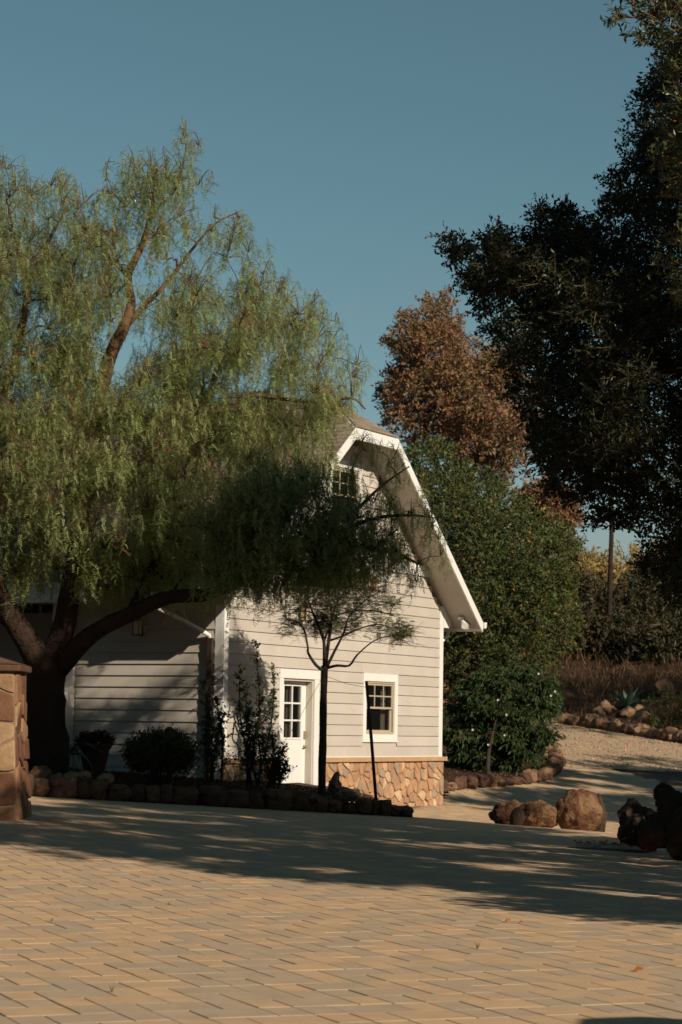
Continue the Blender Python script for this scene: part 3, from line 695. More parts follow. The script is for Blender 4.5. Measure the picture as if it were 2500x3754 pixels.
# --- lanterns and flood light, fixed to the house
def lantern(x, y, z, rz, s=1.0):
    b = MB(); 
    b.box((-.05 * s, -.012, -.06 * s), (.05 * s, -.001, .10 * s)); b.box((-.012, -.09, .13 * s), (.012, -.002, .15 * s))
    b.box((-.06 * s, -.16, -.13 * s), (.06 * s, -.04, -.115 * s)); b.box((-.065 * s, -.165, .10 * s), (.065 * s, -.035, .115 * s)); b.prism([(-.05 * s, .115 * s), (.05 * s, .115 * s), (.02 * s, .16 * s), (-.02 * s, .16 * s)], 'y', -.14, -.06)
    for sx in (-1, 1):
        for yy in (-.157, -.05): b.box((sx * .055 * s - .005, yy, -.115 * s), (sx * .055 * s + .005, yy + .01, .10 * s))
    o = b.build('wall_lantern', M['metal'], H); o.location = (x, y, z); o.rotation_euler = (0, 0, rz)
    b = MB(); b.box((-.046 * s, -.146, -.113 * s), (.046 * s, -.054, .098 * s)); b.build('lantern_glass', M['lampglass'], o)
lantern(2.40, -.018, 3.20, 0, 1.0)
lantern(-.018, 1.55, 2.86, -math.pi / 2, 1.05)
fl = MB(); fl.tube([(0, 0, .03), (0, 0, -.02)], [.06, .06], 14)
for dx, dy in ((-.10, -.10), (.11, -.04)): fl.tube([(0, 0, -.02), (dx * .4, dy * .4, -.06), (dx * .75, dy * .75, -.07)], [.012, .012, .03], 8); fl.tube([(dx * .7, dy * .7, -.06), (dx * 1.1, dy * 1.1, -.10), (dx * 1.6, dy * 1.6, -.15)], [.035, .05, .07], 14)
fo = fl.build('flood_light', M['trim'], H, smooth=False); fo.location = (8.12, -.30, roofz(8.12) - .09)
ob = MB()                                   # small red and white ornament under the gable
for k in range(9): a = k * .6; ob.tube([(0, 0, 0), (.07 * math.cos(a), -.02, .11 * math.sin(a))], [.03, .022], 8, t=.5)
oo = ob.build('wall_ornament', M['redglaze']); Pw = H.matrix_world
oo.location = at(1372, 2160, C0.y + 4.6 * math.sin(TH) - .03); tag(oo, 'small red ornament hanging on the beige gable wall below the white belt board', 'ornament')
hm = Matrix.Translation(C0) @ Matrix.Rotation(TH, 4, 'Z')
def hw(x, y, z): return hm @ Vector((x, y, z))
oo.location = hw(5.02, -.05, 3.86); oo.rotation_euler = (0, 0, TH)
ob = MB(); ob.tube([(.04, -.03, .02), (.09, -.05, -.02), (.10, -.05, -.07)], [.03, .04, .02], 8); o2 = ob.build('ornament_bow', M['trim'], oo, smooth=True)
nb = MB(); nb.box((0, -.002, 0), (.20, 0, .34))
no = nb.build('door_notice', M['paper']); no.location = hw(2.12, D - .012, .72); no.rotation_euler = (0, 0, TH); tag(no, 'white paper notice stuck on the lower part of the white door', 'notice')
ib = MB(); r = random.Random(2)
for k, (zz_, w_) in enumerate(((.29, .15), (.265, .11), (.24, .13), (.215, .07), (.165, .11))):
    x_ = .10 - w_ / 2
    while x_ < .10 + w_ / 2: l_ = r.uniform(.008, .02); ib.box((x_, -.0035, zz_), (x_ + l_, -.0021, zz_ + .008)); x_ += l_ + .006
ib.build('printed_lines', M['ink'], no)

# ---------------------------------------------------------------- stone piers
def pier(x, y, z, w_, h, label, seed, rz=0):
    P = thing('stone_pier', label, 'pier', (x, y, z), rz, 'stone gate piers'); b = MB(); hw_ = w_ / 2
    fl_ = .12                                   # the foot flares out a little
    def fr(z_): return hw_ + .085 * (1 - z_ / h) ** 1.3 - .0
    for q in range(4):
        a = q * math.pi / 2; ca, sa = math.cos(a), math.sin(a)
        def place(u, z_, o, ca=ca, sa=sa):
            k = fr(max(0, z_)) / hw_; x_, y_ = u * k, -(fr(max(0, z_)) + o * 1.0)
            return (x_ * ca - y_ * sa, x_ * sa + y_ * ca, z_)
        stones(b, -hw_, hw_, -.05, h - .02, .245, place, seed + q, gap=.010, depth=.035, squash=1.0)
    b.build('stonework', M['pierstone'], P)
    b = MB(); R = [(-1, -1), (1, -1), (1, 1), (-1, 1)]; zs = np.linspace(-.05, h, 9)
    for a_, b_ in zip(zs, zs[1:]):
        for k in range(4):
            p, q = R[k], R[(k + 1) % 4]; ra, rb2 = fr(max(0, a_)) + .004, fr(max(0, b_)) + .004
            b.poly([(p[0] * ra, p[1] * ra, a_), (q[0] * ra, q[1] * ra, a_), (q[0] * rb2, q[1] * rb2, b_), (p[0] * rb2, p[1] * rb2, b_)])
    b.build('mortar', M['pmortar'], P)
    b = MB(); c_ = hw_ + .075; b.box((-c_, -c_, h), (c_, c_, h + .075)); b.prism([(-c_, h + .0755), (c_, h + .0755), (.05, h + .20), (-.05, h + .20)], 'y', -c_, c_)
    b.build('cap', M['cap'], P, bevel=.02); return P
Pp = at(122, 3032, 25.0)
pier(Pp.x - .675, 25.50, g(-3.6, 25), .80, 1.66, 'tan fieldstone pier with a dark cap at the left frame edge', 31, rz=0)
# unseen second pier, added beside the camera to cast the lower right shadow
pier(3.72, 7.0, 0, .8, 1.8, 'unseen fieldstone pier added beside the camera to cast the corner shadow', 41, rz=rad(-10))

# ---------------------------------------------------------------- foliage tools
def curve(p, q, n=6, sag=.0, wob=.1, seed=0):
    p, q = Vector(p), Vector(q); r = random.Random(seed); L = (q - p).length; out = []
    o = Vector((r.uniform(-1, 1), r.uniform(-1, 1), r.uniform(-.6, 1))) * L * wob
    for i in range(n):
        t = i / (n - 1); b = p.lerp(q, t) + o * math.sin(math.pi * t) + Vector((0, 0, sag * L * math.sin(math.pi * t)))
        if 0 < i < n - 1: b += Vector((r.uniform(-1, 1), r.uniform(-1, 1), r.uniform(-1, 1))) * L * wob * .25
        out.append(b)
    return out
def resample(pts, n):
    """smooth a traced limb (Catmull-Rom)"""
    P = [Vector(p) for p in pts]; P = [P[0] * 2 - P[1]] + P + [P[-1] * 2 - P[-2]]; out = []
    for i in range(1, len(P) - 2):
        for k in range(n):
            t = k / n; a, b, c, d = P[i - 1:i + 3]
            out.append(.5 * ((2 * b) + (c - a) * t + (2 * a - 5 * b + 4 * c - d) * t * t + (3 * b - a - 3 * c + d) * t ** 3))
    out.append(P[-2]); return out
class Tree:
    def __init__(s, seed): s.nodes = []; s.rad = []; s.br = MB(); s.seed = seed
    def limb(s, pts, r0, r1, n=4, seg=10, rough=.12):
        P = resample(pts, n); N_ = len(P); R = [r0 + (r1 - r0) * (i / (N_ - 1)) ** .8 for i in range(N_)]
        s.br.tube(P, R, seg, rough=rough, seed=s.seed + len(s.nodes)); s.nodes += P; s.rad += R
    def reach(s, c, r1=.008, maxr=.05, seg=6, wob=.12, sag=0, n=6):
        c = Vector(c); d = [(p - c).length + (0 if p.z < c.z + .2 else .8 * (p.z - c.z)) for p in s.nodes]; i = int(np.argmin(d))
        p = s.nodes[i]; s.seed += 1; P = curve(p, c, n, sag, wob, s.seed)
        r0 = min(s.rad[i] * .8, maxr, .012 + .014 * (c - p).length); r0 = max(r0, r1); R = [r0 + (r1 - r0) * k / (n - 1) for k in range(n)]
        s.br.tube(P, R, seg, seed=s.seed); s.nodes += P[1:]; s.rad += R[1:]
def twig_prisms(A, B, r0):
    """thin 3-sided twigs from A to B (arrays) -> V, Q"""
    n = len(A); d = norm(B - A); a = norm(np.cross(d, rand_unit(n))); b = np.cross(d, a); V = np.empty((n, 6, 3))
    for k in range(3):
        th = 2 * math.pi * k / 3; o = (a * math.cos(th) + b * math.sin(th))
        V[:, k] = A + o * r0; V[:, 3 + k] = B + o * r0 * .35
    base = (np.arange(n) * 6)[:, None]; Q = np.concatenate([base + np.array([[0, 1, 4, 3]]), base + np.array([[1, 2, 5, 4]]), base + np.array([[2, 0, 3, 5]])])
    return V.reshape(-1, 3), Q
def broadleaf(centres, radii, ntw, nleaf, L, W, droop=.0, tint=None, orange=.01, spread=.9, flat=.8, shell=.35, outward=None, tl=.35, up_bias=None):
    """leafy twigs filling clumps; returns leaf V, Q, T, twig V, Q"""
    PA, PB = [], []; CT = []
    for c, rd in zip(centres, radii):
        n = max(4, int(ntw * (rd / max(radii)) ** 1.5)) if ntw > 0 else 3
        d = rand_unit(n); d[:, 2] *= flat; 
        if outward is not None: d = norm(d + (np.array(c) - np.array(outward)) / (np.linalg.norm(np.array(c) - np.array(outward)) + 1e-6) * .45)
        rr_ = rd * (shell + (1.08 - shell) * rng.random(n) ** .6)
        E = np.array(c) + d * rr_[:, None]; st = E - d * np.minimum(rr_, tl * (.6 + .7 * rng.random(n)))[:, None] + rng.normal(size=(n, 3)) * .05
        PA.append(st); PB.append(E); CT.append(np.full(n, rng.random()))
    A = np.concatenate(PA); B = np.concatenate(PB); ct = np.concatenate(CT)
    n = len(A); t = (np.arange(nleaf) + .5) / nleaf; t = .15 + .85 * t
    P = A[:, None] + (B - A)[:, None] * t[None, :, None]; d = norm(B - A)
    D_ = d[:, None] * .55 + rand_unit(n * nleaf).reshape(n, nleaf, 3) * spread; D_[..., 2] -= droop
    P = P.reshape(-1, 3); D_ = norm(D_.reshape(-1, 3)); m = len(P); sz = .65 + .6 * rng.random(m)
    V = leaf_quads(P, D_, L * sz, W * sz, up_bias=up_bias); Q = np.arange(m * 4).reshape(-1, 4)
    T = np.clip(.12 + .45 * rng.random(m) + .35 * np.repeat(ct, nleaf), 0, .94)
    T[rng.random(m) < orange] = 1.0
    VT, QT = twig_prisms(A, B, .0035 + .001 * L / .05)
    return V, Q, T, VT, QT
def proj_x(c):
    d = Vector(c) - EYEP; z = d.dot(fwd); px = CX + F * d.dot(rt) / z
    return 0 if px < 2560 + 8150 * .6 / z else 2
def poly_inside(x, y, P):
    c = False
    for (x0, y0), (x1, y1) in zip(P, P[1:] + P[:1]):
        if (y0 > y) != (y1 > y) and x < (x1 - x0) * (y - y0) / (y1 - y0) + x0: c = not c
    return c
def edge_dist(x, y, P):
    m_ = 1e9
    for (x0, y0), (x1, y1) in zip(P, P[1:] + P[:1]):
        L2 = (x1 - x0) ** 2 + (y1 - y0) ** 2; t = max(0, min(1, ((x - x0) * (x1 - x0) + (y - y0) * (y1 - y0)) / L2))
        m_ = min(m_, math.hypot(x - x0 - t * (x1 - x0), y - y0 - t * (y1 - y0)))
    return m_
def crown_points(P, Yc, depth, n, seed, inset=40, dens=None, mind=0):
    """centres of foliage clumps in a crown whose outline (as seen) is P, with real depth around Yc"""
    r = random.Random(seed); xs = [p[0] for p in P]; ys = [p[1] for p in P]; out = []; tries = 0
    while len(out) < n and tries < n * 60:
        tries += 1; x, y = r.uniform(min(xs), max(xs)), r.uniform(min(ys), max(ys))
        if not poly_inside(x, y, P): continue
        e = edge_dist(x, y, P)
        if e < inset: continue
        if dens and r.random() > dens(x, y): continue
        hd = depth * min(1, math.sqrt(e / 380)); yc_, dk = Yc(x, y) if callable(Yc) else (Yc, 1); Y = yc_ + r.uniform(-1, 1) * hd * dk
        q = at(x, y, Y)
        if mind and any((q - o).length < mind for o in out): continue
        out.append(q)
    return out
def build_tree(root, T_, crowns, bark, leafm, twm='twig'):
    if bark == 'bark': T_.br.m = [1 if T_.br.v[f[0]][2] > 3.9 else 0 for f in T_.br.f]  # upper limbs: orange young bark, with sunlight put into its paler colour
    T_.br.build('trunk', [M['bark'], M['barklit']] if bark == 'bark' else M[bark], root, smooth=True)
    Vs, Qs, Ts, VT, QT = [], [], [], [], []; n = 0; m = 0
    for (V_, Q_, t_, vt, qt) in crowns: Vs.append(V_); Qs.append(Q_ + n); Ts.append(t_); n += len(V_); VT.append(vt); QT.append(qt + m); m += len(vt)
    np_mesh('crown', np.concatenate(Vs), np.concatenate(Qs), np.concatenate(Ts), M[leafm], root)
    if m: VT = np.concatenate(VT); QT = np.concatenate(QT); np_mesh('twigs', VT, QT, np.full(len(QT), .5), M[twm], root)
def local(T_, base):
    b = Vector(base); T_.br.v = [tuple(Vector(v) - b) for v in T_.br.v]
def loc_crowns(cr, base):
    b = np.array(base); return [(V_ - b, Q_, t_, vt - b, qt) for V_, Q_, t_, vt, qt in cr]

HI = hm.inverted()
def on_wall(c, pad=0):
    # does foliage at c throw its shade on the sunlit part of the side wall?
    a = HI @ Vector(c); b = HI.to_3x3() @ (-S)
    if abs(b.x) < 1e-6: return False
    t = (-.03 - a.x) / b.x
    if t < 0: return False
    q = a + b * t
    return -.3 - pad < q.y < 3.0 + pad and .5 - pad < q.z < 2.6 + pad
def thin(cs_, p, seed=1, pad=.1):
    r = random.Random(seed); return [c for c in cs_ if not (on_wall(c, pad) and r.random() < p)]
def radii_for(cs_, P, R_, k=.95, lo=.14):
    out = []
    for c in cs_:
        d = Vector(c) - EYEP; z = d.dot(fwd); px, py = CX + F * d.dot(rt) / z, CY - F * d.dot(up) / z
        out.append(max(lo, min(R_, edge_dist(px, py, P) * z / F * k + .06)))
    return out
# ---------------------------------------------------------------- the big pepper tree
def strand_template(seed, nl=11, L=.5):
    r = np.random.default_rng(seed); V, T = [], []
    pts = []; p = np.array([0., 0, 0]); a0 = r.uniform(0, 6.28); lean = np.array([math.cos(a0), math.sin(a0), 0]) * r.uniform(.1, .45)
    for i in range(nl + 1):
        pts.append(p.copy()); f = i / nl; dz = np.array([lean[0] * (1 - f), lean[1] * (1 - f), -1.0 + .3 * (1 - f)]); p = p + dz / np.linalg.norm(dz) * L / nl
    LV = []; LT = []
    for i in range(1, nl + 1):
        for sgn in (1,) if i % 2 else (-1,):
            az = a0 + 1.57 * sgn + r.uniform(-.9, .9) + i * .4; el = r.uniform(-1.2, .1)
            d = np.array([math.cos(az) * math.cos(el), math.sin(az) * math.cos(el), math.sin(el)]); ll = r.uniform(.11, .19)
            side = np.cross(d, [0, 0, 1]); side /= np.linalg.norm(side) + 1e-9; nr = np.cross(side, d); roll = r.uniform(-1.2, 1.2); s2 = side * math.cos(roll) + nr * math.sin(roll)
            q = pts[i].copy(); tt = r.random(); npair = 5
            for k in range(npair):
                f = (k + .6) / npair; c = q + d * ll * f + np.array([0, 0, -.03 * f * f]); lw = .042 * (1 - .45 * f)
                for sg in (1, -1):
                    dd = s2 * sg * .85 + d * .55; dd = dd / np.linalg.norm(dd); wv = np.cross(dd, nr); wv = wv / (np.linalg.norm(wv) + 1e-9) * .0102
                    LV += [c, c + dd * lw * .5 + wv, c + dd * lw, c + dd * lw * .5 - wv]; LT.append(tt)
    return np.array(LV), np.array(LT), np.array(pts)
TEMPL = [strand_template(k, nl=8 + k % 5, L=.34 + .07 * (k % 5)) for k in range(9)]
def strands(anchors, yaw, sc, tb):
    Vs, Ts, TA, TB = [], [], [], []
    for k in range(len(TEMPL)):
        idx = np.where(np.arange(len(anchors)) % len(TEMPL) == k)[0]
        if not len(idx): continue
        LV, LT, pts = TEMPL[k]; ca, sa = np.cos(yaw[idx]), np.sin(yaw[idx]); s_ = sc[idx]
        def tf(A):
            x = (A[None, :, 0] * ca[:, None] - A[None, :, 1] * sa[:, None]) * s_[:, None]; y = (A[None, :, 0] * sa[:, None] + A[None, :, 1] * ca[:, None]) * s_[:, None]; z = A[None, :, 2] * s_[:, None]
            return np.stack([x, y, z], -1) + anchors[idx][:, None]
        Vs.append(tf(LV).reshape(-1, 3)); Ts.append((LT[None] * .35 + tb[idx][:, None]).ravel()); q = tf(pts); TA.append(q[:, :-1].reshape(-1, 3)[::1]); TB.append(q[:, 1:].reshape(-1, 3))
    V = np.concatenate(Vs); T = np.concatenate(Ts); Q = np.arange(len(V)).reshape(-1, 4); VT, QT = twig_prisms(np.concatenate(TA), np.concatenate(TB), .003)
    return V, Q, T, VT, QT
PY = 33.3
pb = at(175, 2850, PY); pb.z = g(pb.x, pb.y) + .1
PT = thing('pepper_tree', 'huge weeping pepper tree with feathery foliage and forked dark trunk, left of the house door', 'tree', pb)
T1 = Tree(50)
T1.limb([pb + Vector((0, 0, -.3)), at(172, 2750, PY), at(165, 2600, PY), at(170, 2480, PY), at(185, 2380, PY)], .32, .26, seg=24, rough=.22)
T1.limb([at(175, 2520, PY), at(130, 2400, PY - .1), at(60, 2290, PY - .3), at(-10, 2180, PY - .5), at(-60, 2000, PY - .6)], .22, .15, seg=14, rough=.15)
T1.limb([at(185, 2420, PY), at(235, 2300, PY - .1), at(255, 2180, PY - .2), at(300, 1900, PY - .2), at(340, 1600, PY - .1), at(395, 1330, PY), at(450, 1210, PY), at(480, 1120, PY + .1), at(470, 1010, PY + .2), at(520, 900, PY + .3), at(560, 750, PY + .3), at(575, 600, PY + .2)], .20, .02, seg=12)
T1.limb([at(215, 2450, PY), at(330, 2330, PY - .4), at(480, 2250, PY - 1.0), at(620, 2190, PY - 1.6), at(760, 2180, PY - 2.1), at(900, 2120, PY - 2.4), at(1010, 2060, PY - 2.5), at(1120, 2010, PY - 2.6), at(1240, 2000, PY - 2.6), at(1420, 2020, PY - 2.5), at(1520, 2060, PY - 2.4)], .155, .02, seg=12)
T1.limb([at(480, 2250, PY - 1.0), at(570, 2050, PY - .6), at(620, 1850, PY - .2), at(690, 1690, PY - .2), at(740, 1550, PY - .1), at(770, 1450, PY), at(800, 1340, PY), at(870, 1250, PY + .1)], .10, .03, seg=10)
T1.limb([at(620, 1850, PY - .2), at(700, 1780, PY - .3), at(720, 1640, PY), at(732, 1520, PY + .2), at(745, 1400, PY + .3)], .07, .02)
T1.limb([at(770, 1600, PY), at(860, 1480, PY - .2), at(930, 1450, PY - .3), at(1060, 1465, PY - .4), at(1180, 1475, PY - .5), at(1290, 1460, PY - .5), at(1340, 1500, PY - .5)], .055, .012)
T1.limb([at(1010, 2060, PY - 2.5), at(1140, 1960, PY - 2.5), at(1290, 1880, PY - 2.5), at(1400, 1780, PY - 2.4), at(1500, 1710, PY - 2.3)], .05, .01)
T1.limb([at(1120, 2010, PY - 2.6), at(1260, 1940, PY - 2.6), at(1400, 1895, PY - 2.6), at(1520, 1890, PY - 2.5), at(1600, 1900, PY - 2.5)], .045, .01)
T1.limb([at(470, 1010, PY + .2), at(430, 960, PY), at(415, 850, PY - .2), at(440, 740, PY - .3)], .05, .012)
T1.limb([at(450, 1210, PY), at(520, 1130, PY + .2), at(600, 1050, PY + .4), at(700, 920, PY + .4), at(790, 820, PY + .3), at(890, 770, PY + .2)], .06, .006)
T1.limb([at(520, 900, PY + .3), at(560, 780, PY + .2), at(640, 700, PY + .1), at(680, 560, PY), at(680, 440, PY)], .04, .006)
T1.limb([at(-60, 2000, PY - .6), at(-20, 1600, PY - .6), at(60, 1300, PY - .4), at(110, 1050, PY - .2), at(180, 880, PY), at(250, 760, PY)], .12, .012)
T1.limb([at(110, 1050, PY - .2), at(60, 900, PY), at(20, 700, PY + .1)], .05, .01)
OUT = [(-260, 620), (-60, 520), (60, 540), (110, 640), (170, 600), (240, 620), (310, 650), (350, 700), (400, 520), (440, 480), (510, 540), (580, 500), (690, 440), (760, 520), (790, 640), (770, 760), (820, 800), (880, 720), (960, 745), (1000, 900), (1020, 1000), (1150, 1020), (1200, 1120), (1330, 1270), (1370, 1420), (1330, 1560), (1240, 1600), (1230, 1760), (1440, 1640), (1560, 1760), (1650, 1900), (1640, 2040), (1520, 2130), (1380, 2080), (1300, 2140), (1180, 2120), (1020, 2200), (860, 2180), (700, 2200), (560, 2210), (430, 2230), (330, 2190), (230, 2210), (120, 2230), (40, 2170), (-260, 2200)]
def pyc(x, y):
    k = sm((x - 550) / 350) * sm((y - 1640) / 160); return PY - 2.5 * k, 1 - .68 * k
def pdens(x, y):
    nz = noise.noise(Vector((x / 150, y / 120, 5)))
    if 400 < x < 500 and 1180 < y < 1420: return .03
    if x < 330 and y > 800: return .9
    if y < 1400 and edge_dist(x, y, OUT) < 130: return .38
    if nz < -.14 and y < 1750: return .07
    if x > 1230 and 1580 < y < 1860: return .2
    if x > 1230 and y > 1580: return .62
    if x > 1000 and y > 1800: return 1
    if y < 1100: return .42
    return 1
cs = thin(crown_points(OUT, pyc, 2.2, 760, 5, inset=14, dens=pdens, mind=.15), .78, pad=.2)
prad = radii_for(cs, OUT, .42, .9, .1)
GO = [(1240, 1640), (1400, 1560), (1540, 1720), (1650, 1880), (1650, 2060), (1560, 2150), (1400, 2130), (1260, 2150)]
ecs = crown_points(GO, lambda x, y: (PY - 2.5, 1), .6, 30, 66, inset=8, mind=.2); cs = cs + ecs; prad = prad + [.15] * len(ecs)
DO = [(800, 1900), (960, 1800), (1150, 1830), (1330, 1860), (1470, 1950), (1450, 2080), (1300, 2130), (1100, 2150), (900, 2190), (760, 2160)]
dcs = crown_points(DO, lambda x, y: (PY - 2.5, 1), .7, 75, 67, inset=12, mind=.16); cs = cs + dcs; prad = prad + [.30] * len(dcs)
near_cs = sorted(cs, key=lambda c: min((c - p).length for p in T1.nodes))
for c in near_cs: T1.reach(c, .006, .04, seg=5, wob=.14, sag=.10)
A, yaw, sc, tb = [], [], [], []
for c, prd in zip(cs, prad):
    if c.x > .2 and prd != .15: prd = max(prd, .25)
    thick = .7 if c.z > 7.5 else 1.0
    if c.x > .3: thick = .9
    n = max(4, int(25 * thick * (prd / .42) ** 1.1)); ct = rng.random(); rd = prd
    d = rand_unit(n); d[:, 2] = d[:, 2] * .8 + .1
    A.append(np.array(c) + d * rd * (rng.random(n) ** .5)[:, None] + np.array([0, 0, .12])); tb.append(.1 + .3 * ct + .22 * rng.random(n)); sc.append(.42 + .55 * rng.random(n) ** 1.4); yaw.append(rng.random(n) * 6.28)
    # twigs from the clump centre to the strand tops are part of the skeleton
    for q in A[-1][:: 2]: T1.br.tube([c, Vector(c).lerp(Vector(q), .5) + Vector((0, 0, .04)), q], [.007, .005, .003], 3, cap=False)
A = np.concatenate(A); tb = np.concatenate(tb); sc = np.concatenate(sc); yaw = np.concatenate(yaw)
red = rng.random(len(A)) < .02; tb[red] = .95
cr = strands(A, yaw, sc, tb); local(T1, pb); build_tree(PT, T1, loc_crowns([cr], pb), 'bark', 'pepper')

# ---------------------------------------------------------------- young tree with its stake
yb = at(1180, 2915, 34.0); yb.z = g(yb.x, yb.y) + .2
YT = thing('young_tree', 'young staked tree with thin dark trunk and feathery branches beside the white door', 'tree', yb)
T2 = Tree(9); Y = 34.0
T2.limb([yb + Vector((.0, 0, -.1)), at(1180, 2860, Y), at(1184, 2700, Y), at(1186, 2550, Y), at(1190, 2440, Y)], .062, .052, seg=14, rough=.14)
for pts, r0 in (([(1190, 2460), (1160, 2440), (1130, 2395), (1128, 2370), (1110, 2300), (1060, 2270), (1030, 2290)], .03), ([(1190, 2440), (1187, 2350), (1165, 2290), (1140, 2230), (1120, 2160), (1090, 2110)], .034), ([(1192, 2440), (1205, 2350), (1220, 2260), (1245, 2190), (1300, 2130)], .036),
                ([(1195, 2450), (1235, 2440), (1280, 2440), (1310, 2400), (1370, 2350), (1430, 2330)], .028), ([(1198, 2445), (1225, 2390), (1260, 2320), (1280, 2260), (1340, 2200), (1390, 2170)], .026), ([(1205, 2350), (1260, 2330), (1330, 2300), (1400, 2290), (1470, 2330)], .018),
                ([(1187, 2350), (1215, 2270), (1205, 2180), (1190, 2100)], .018), ([(1165, 2290), (1150, 2250), (1100, 2240), (1060, 2250)], .014), ([(1220, 2260), (1290, 2240), (1380, 2240), (1450, 2260)], .014)):
    T2.limb([at(x, y, Y + random.uniform(-.25, .25)) for x, y in pts], r0, .007, seg=6, n=3, rough=.05)
yo = [(1010, 2270), (1040, 2180), (1090, 2080), (1200, 2060), (1320, 2080), (1430, 2130), (1490, 2240), (1500, 2330), (1440, 2350), (1330, 2310), (1220, 2320), (1130, 2310), (1050, 2330)]
yc = crown_points(yo, Y, .9, 80, 3, inset=8)
for c in yc: T2.reach(c, .004, .014, seg=4, wob=.1)
def fronds(P, D_, L, nleaf=8, w=.045, lw=.015):
    n = len(P); d = norm(D_); s_ = norm(np.cross(d, np.array([[0, 0, 1.0]]) + rand_unit(n) * .3)); V = []
    for k in range(nleaf):
        f = (k + .7) / nleaf; c = P + d * (L * f)[:, None] - np.array([[0, 0, 1.0]]) * (.25 * L * f * f)[:, None]
        for sg in (1, -1):
            dd = norm(s_ * sg + d * .6); l_ = w * (1.15 - .6 * f); wv = norm(np.cross(dd, np.cross(d, s_))) * lw * .5
            V.append(np.stack([c, c + dd * l_ * .5 + wv, c + dd * l_, c + dd * l_ * .5 - wv], 1))
    V = np.concatenate(V).reshape(-1, 3); return V, np.arange(len(V)).reshape(-1, 4)
P_, D_ = [], []
for c in yc:
    n = 34; d = rand_unit(n); d[:, 2] *= .3; P_.append(np.array(c) + rng.normal(size=(n, 3)) * .08); D_.append(d)
P_ = np.concatenate(P_); D_ = np.concatenate(D_); Lf = .12 + .12 * rng.random(len(P_)); V, Q = fronds(P_, D_, Lf)
VT, QT = twig_prisms(P_, P_ + norm(D_) * Lf[:, None] * .8, .0022)
local(T2, yb); build_tree(YT, T2, loc_crowns([(V, Q, rng.random(len(Q)) * .9, VT, QT)], yb), 'barkgrey', 'young_leaf')
sb = MB(); s0, s1 = at(1380, 2950, 33.6), at(1343, 2497, 33.75); sb.tube([s0 - s0, (s1 - s0) * .5 + Vector((.004, 0, 0)), s1 - s0], [.027, .026, .024], 8, rough=.05)
st = sb.build('tree_stake', M['barkgrey'], smooth=False); st.location = s0; tag(st, 'thin dark leaning wooden stake in front of the ground floor window', 'stake')
for k, (a, b, lb) in enumerate(((at(1194, 2478, 33.95), at(1344, 2520, 33.72), 'thin guy string from the young tree to the leaning stake'), (at(1170, 2505, 33.95), at(1010, 2770, 33.4), 'thin guy string running from the young tree down left across the door'))):
    b_ = MB(); m = (b - a) * .5 - Vector((0, 0, .03)); b_.tube([Vector((0, 0, 0)), m, b - a], [.0035] * 3, 5); o = b_.build('guy_string', M['string']); o.location = a; tag(o, lb, 'string', 'guy strings of the young tree')

# ---------------------------------------------------------------- shrubs in the bed
def stems_shrub(name, base, label, tips, r0, nleaf, L, W, leafm='shrub_leaf', spread=.9, n_side=12, side=.25):
    R = thing(name, label, 'shrub', base); b = MB(); A_, B_ = [], []
    for k, tp in enumerate(tips):
        P = curve(base + Vector((random.uniform(-.12, .12), random.uniform(-.1, .1), 0)), tp, 7, 0, .06, k + 5); b.tube(P, [r0 * (1 - .8 * i / 6) for i in range(7)], 6)
        for i in range(6):
            p, q = np.array(P[i]), np.array(P[i + 1]); A_.append(p); B_.append(q)
            for s_ in range(n_side if i > 0 else 2):
                t = random.random(); c = p + (q - p) * t; d = rand_unit(1)[0]; d[2] = abs(d[2]) * .8 + .2; l_ = side * (1.15 - i / 7) * random.uniform(.4, 1.1) * (1.6 if i < 2 else 1)
                A_.append(c); B_.append(c + d * l_)
    A_ = np.array(A_); B_ = np.array(B_); n = len(A_); T_ = (np.arange(nleaf) + .5) / nleaf; P = (A_[:, None] + (B_ - A_)[:, None] * T_[None, :, None]).reshape(-1, 3)
    D_ = norm(np.repeat(norm(B_ - A_), nleaf, 0) * .5 + rand_unit(len(P)) * spread); sz = .7 + .6 * rng.random(len(P)); V = leaf_quads(P, D_, L * sz, W * sz) - np.array(base)
    np_mesh('leaves', V, np.arange(len(V)).reshape(-1, 4), rng.random(len(P)) * .9, M[leafm], R)
    VT, QT = twig_prisms(A_, B_, .004); np_mesh('twigs', VT - np.array(base), QT, np.full(len(QT), .5), M['twig'], R)
    b.v = [tuple(Vector(v) - base) for v in b.v]; b.build('stem', M['barkgrey'], R, smooth=True); return R
def bb(px, Y): p = at(px, 2850, Y); p.z = g(p.x, p.y) + .24; return p
stems_shrub('columnar_shrub', bb(925, 34.2), 'tall spiky dark shrub against the wall left of the white door', [at(938, 2360, 34.3), at(1005, 2450, 34.1), at(900, 2520, 34.3), at(880, 2450, 34.2), at(960, 2560, 34.0), at(905, 2600, 34.2)], .02, 7, .046, .028)
stems_shrub('columnar_shrub', bb(790, 34.3), 'shorter spiky dark shrub at the shaded house corner under the downspout', [at(745, 2500, 34.5), at(790, 2560, 34.4), at(820, 2620, 34.3), at(765, 2600, 34.2)], .018, 7, .046, .028)
stems_shrub('columnar_shrub', bb(1000, 33.8), 'low twiggy dark shrub in front of the left door jamb', [at(1040, 2740, 33.7), at(1000, 2700, 33.8), at(1015, 2790, 33.7), at(1048, 2800, 33.6), at(960, 2700, 33.9)], .013, 7, .044, .026)
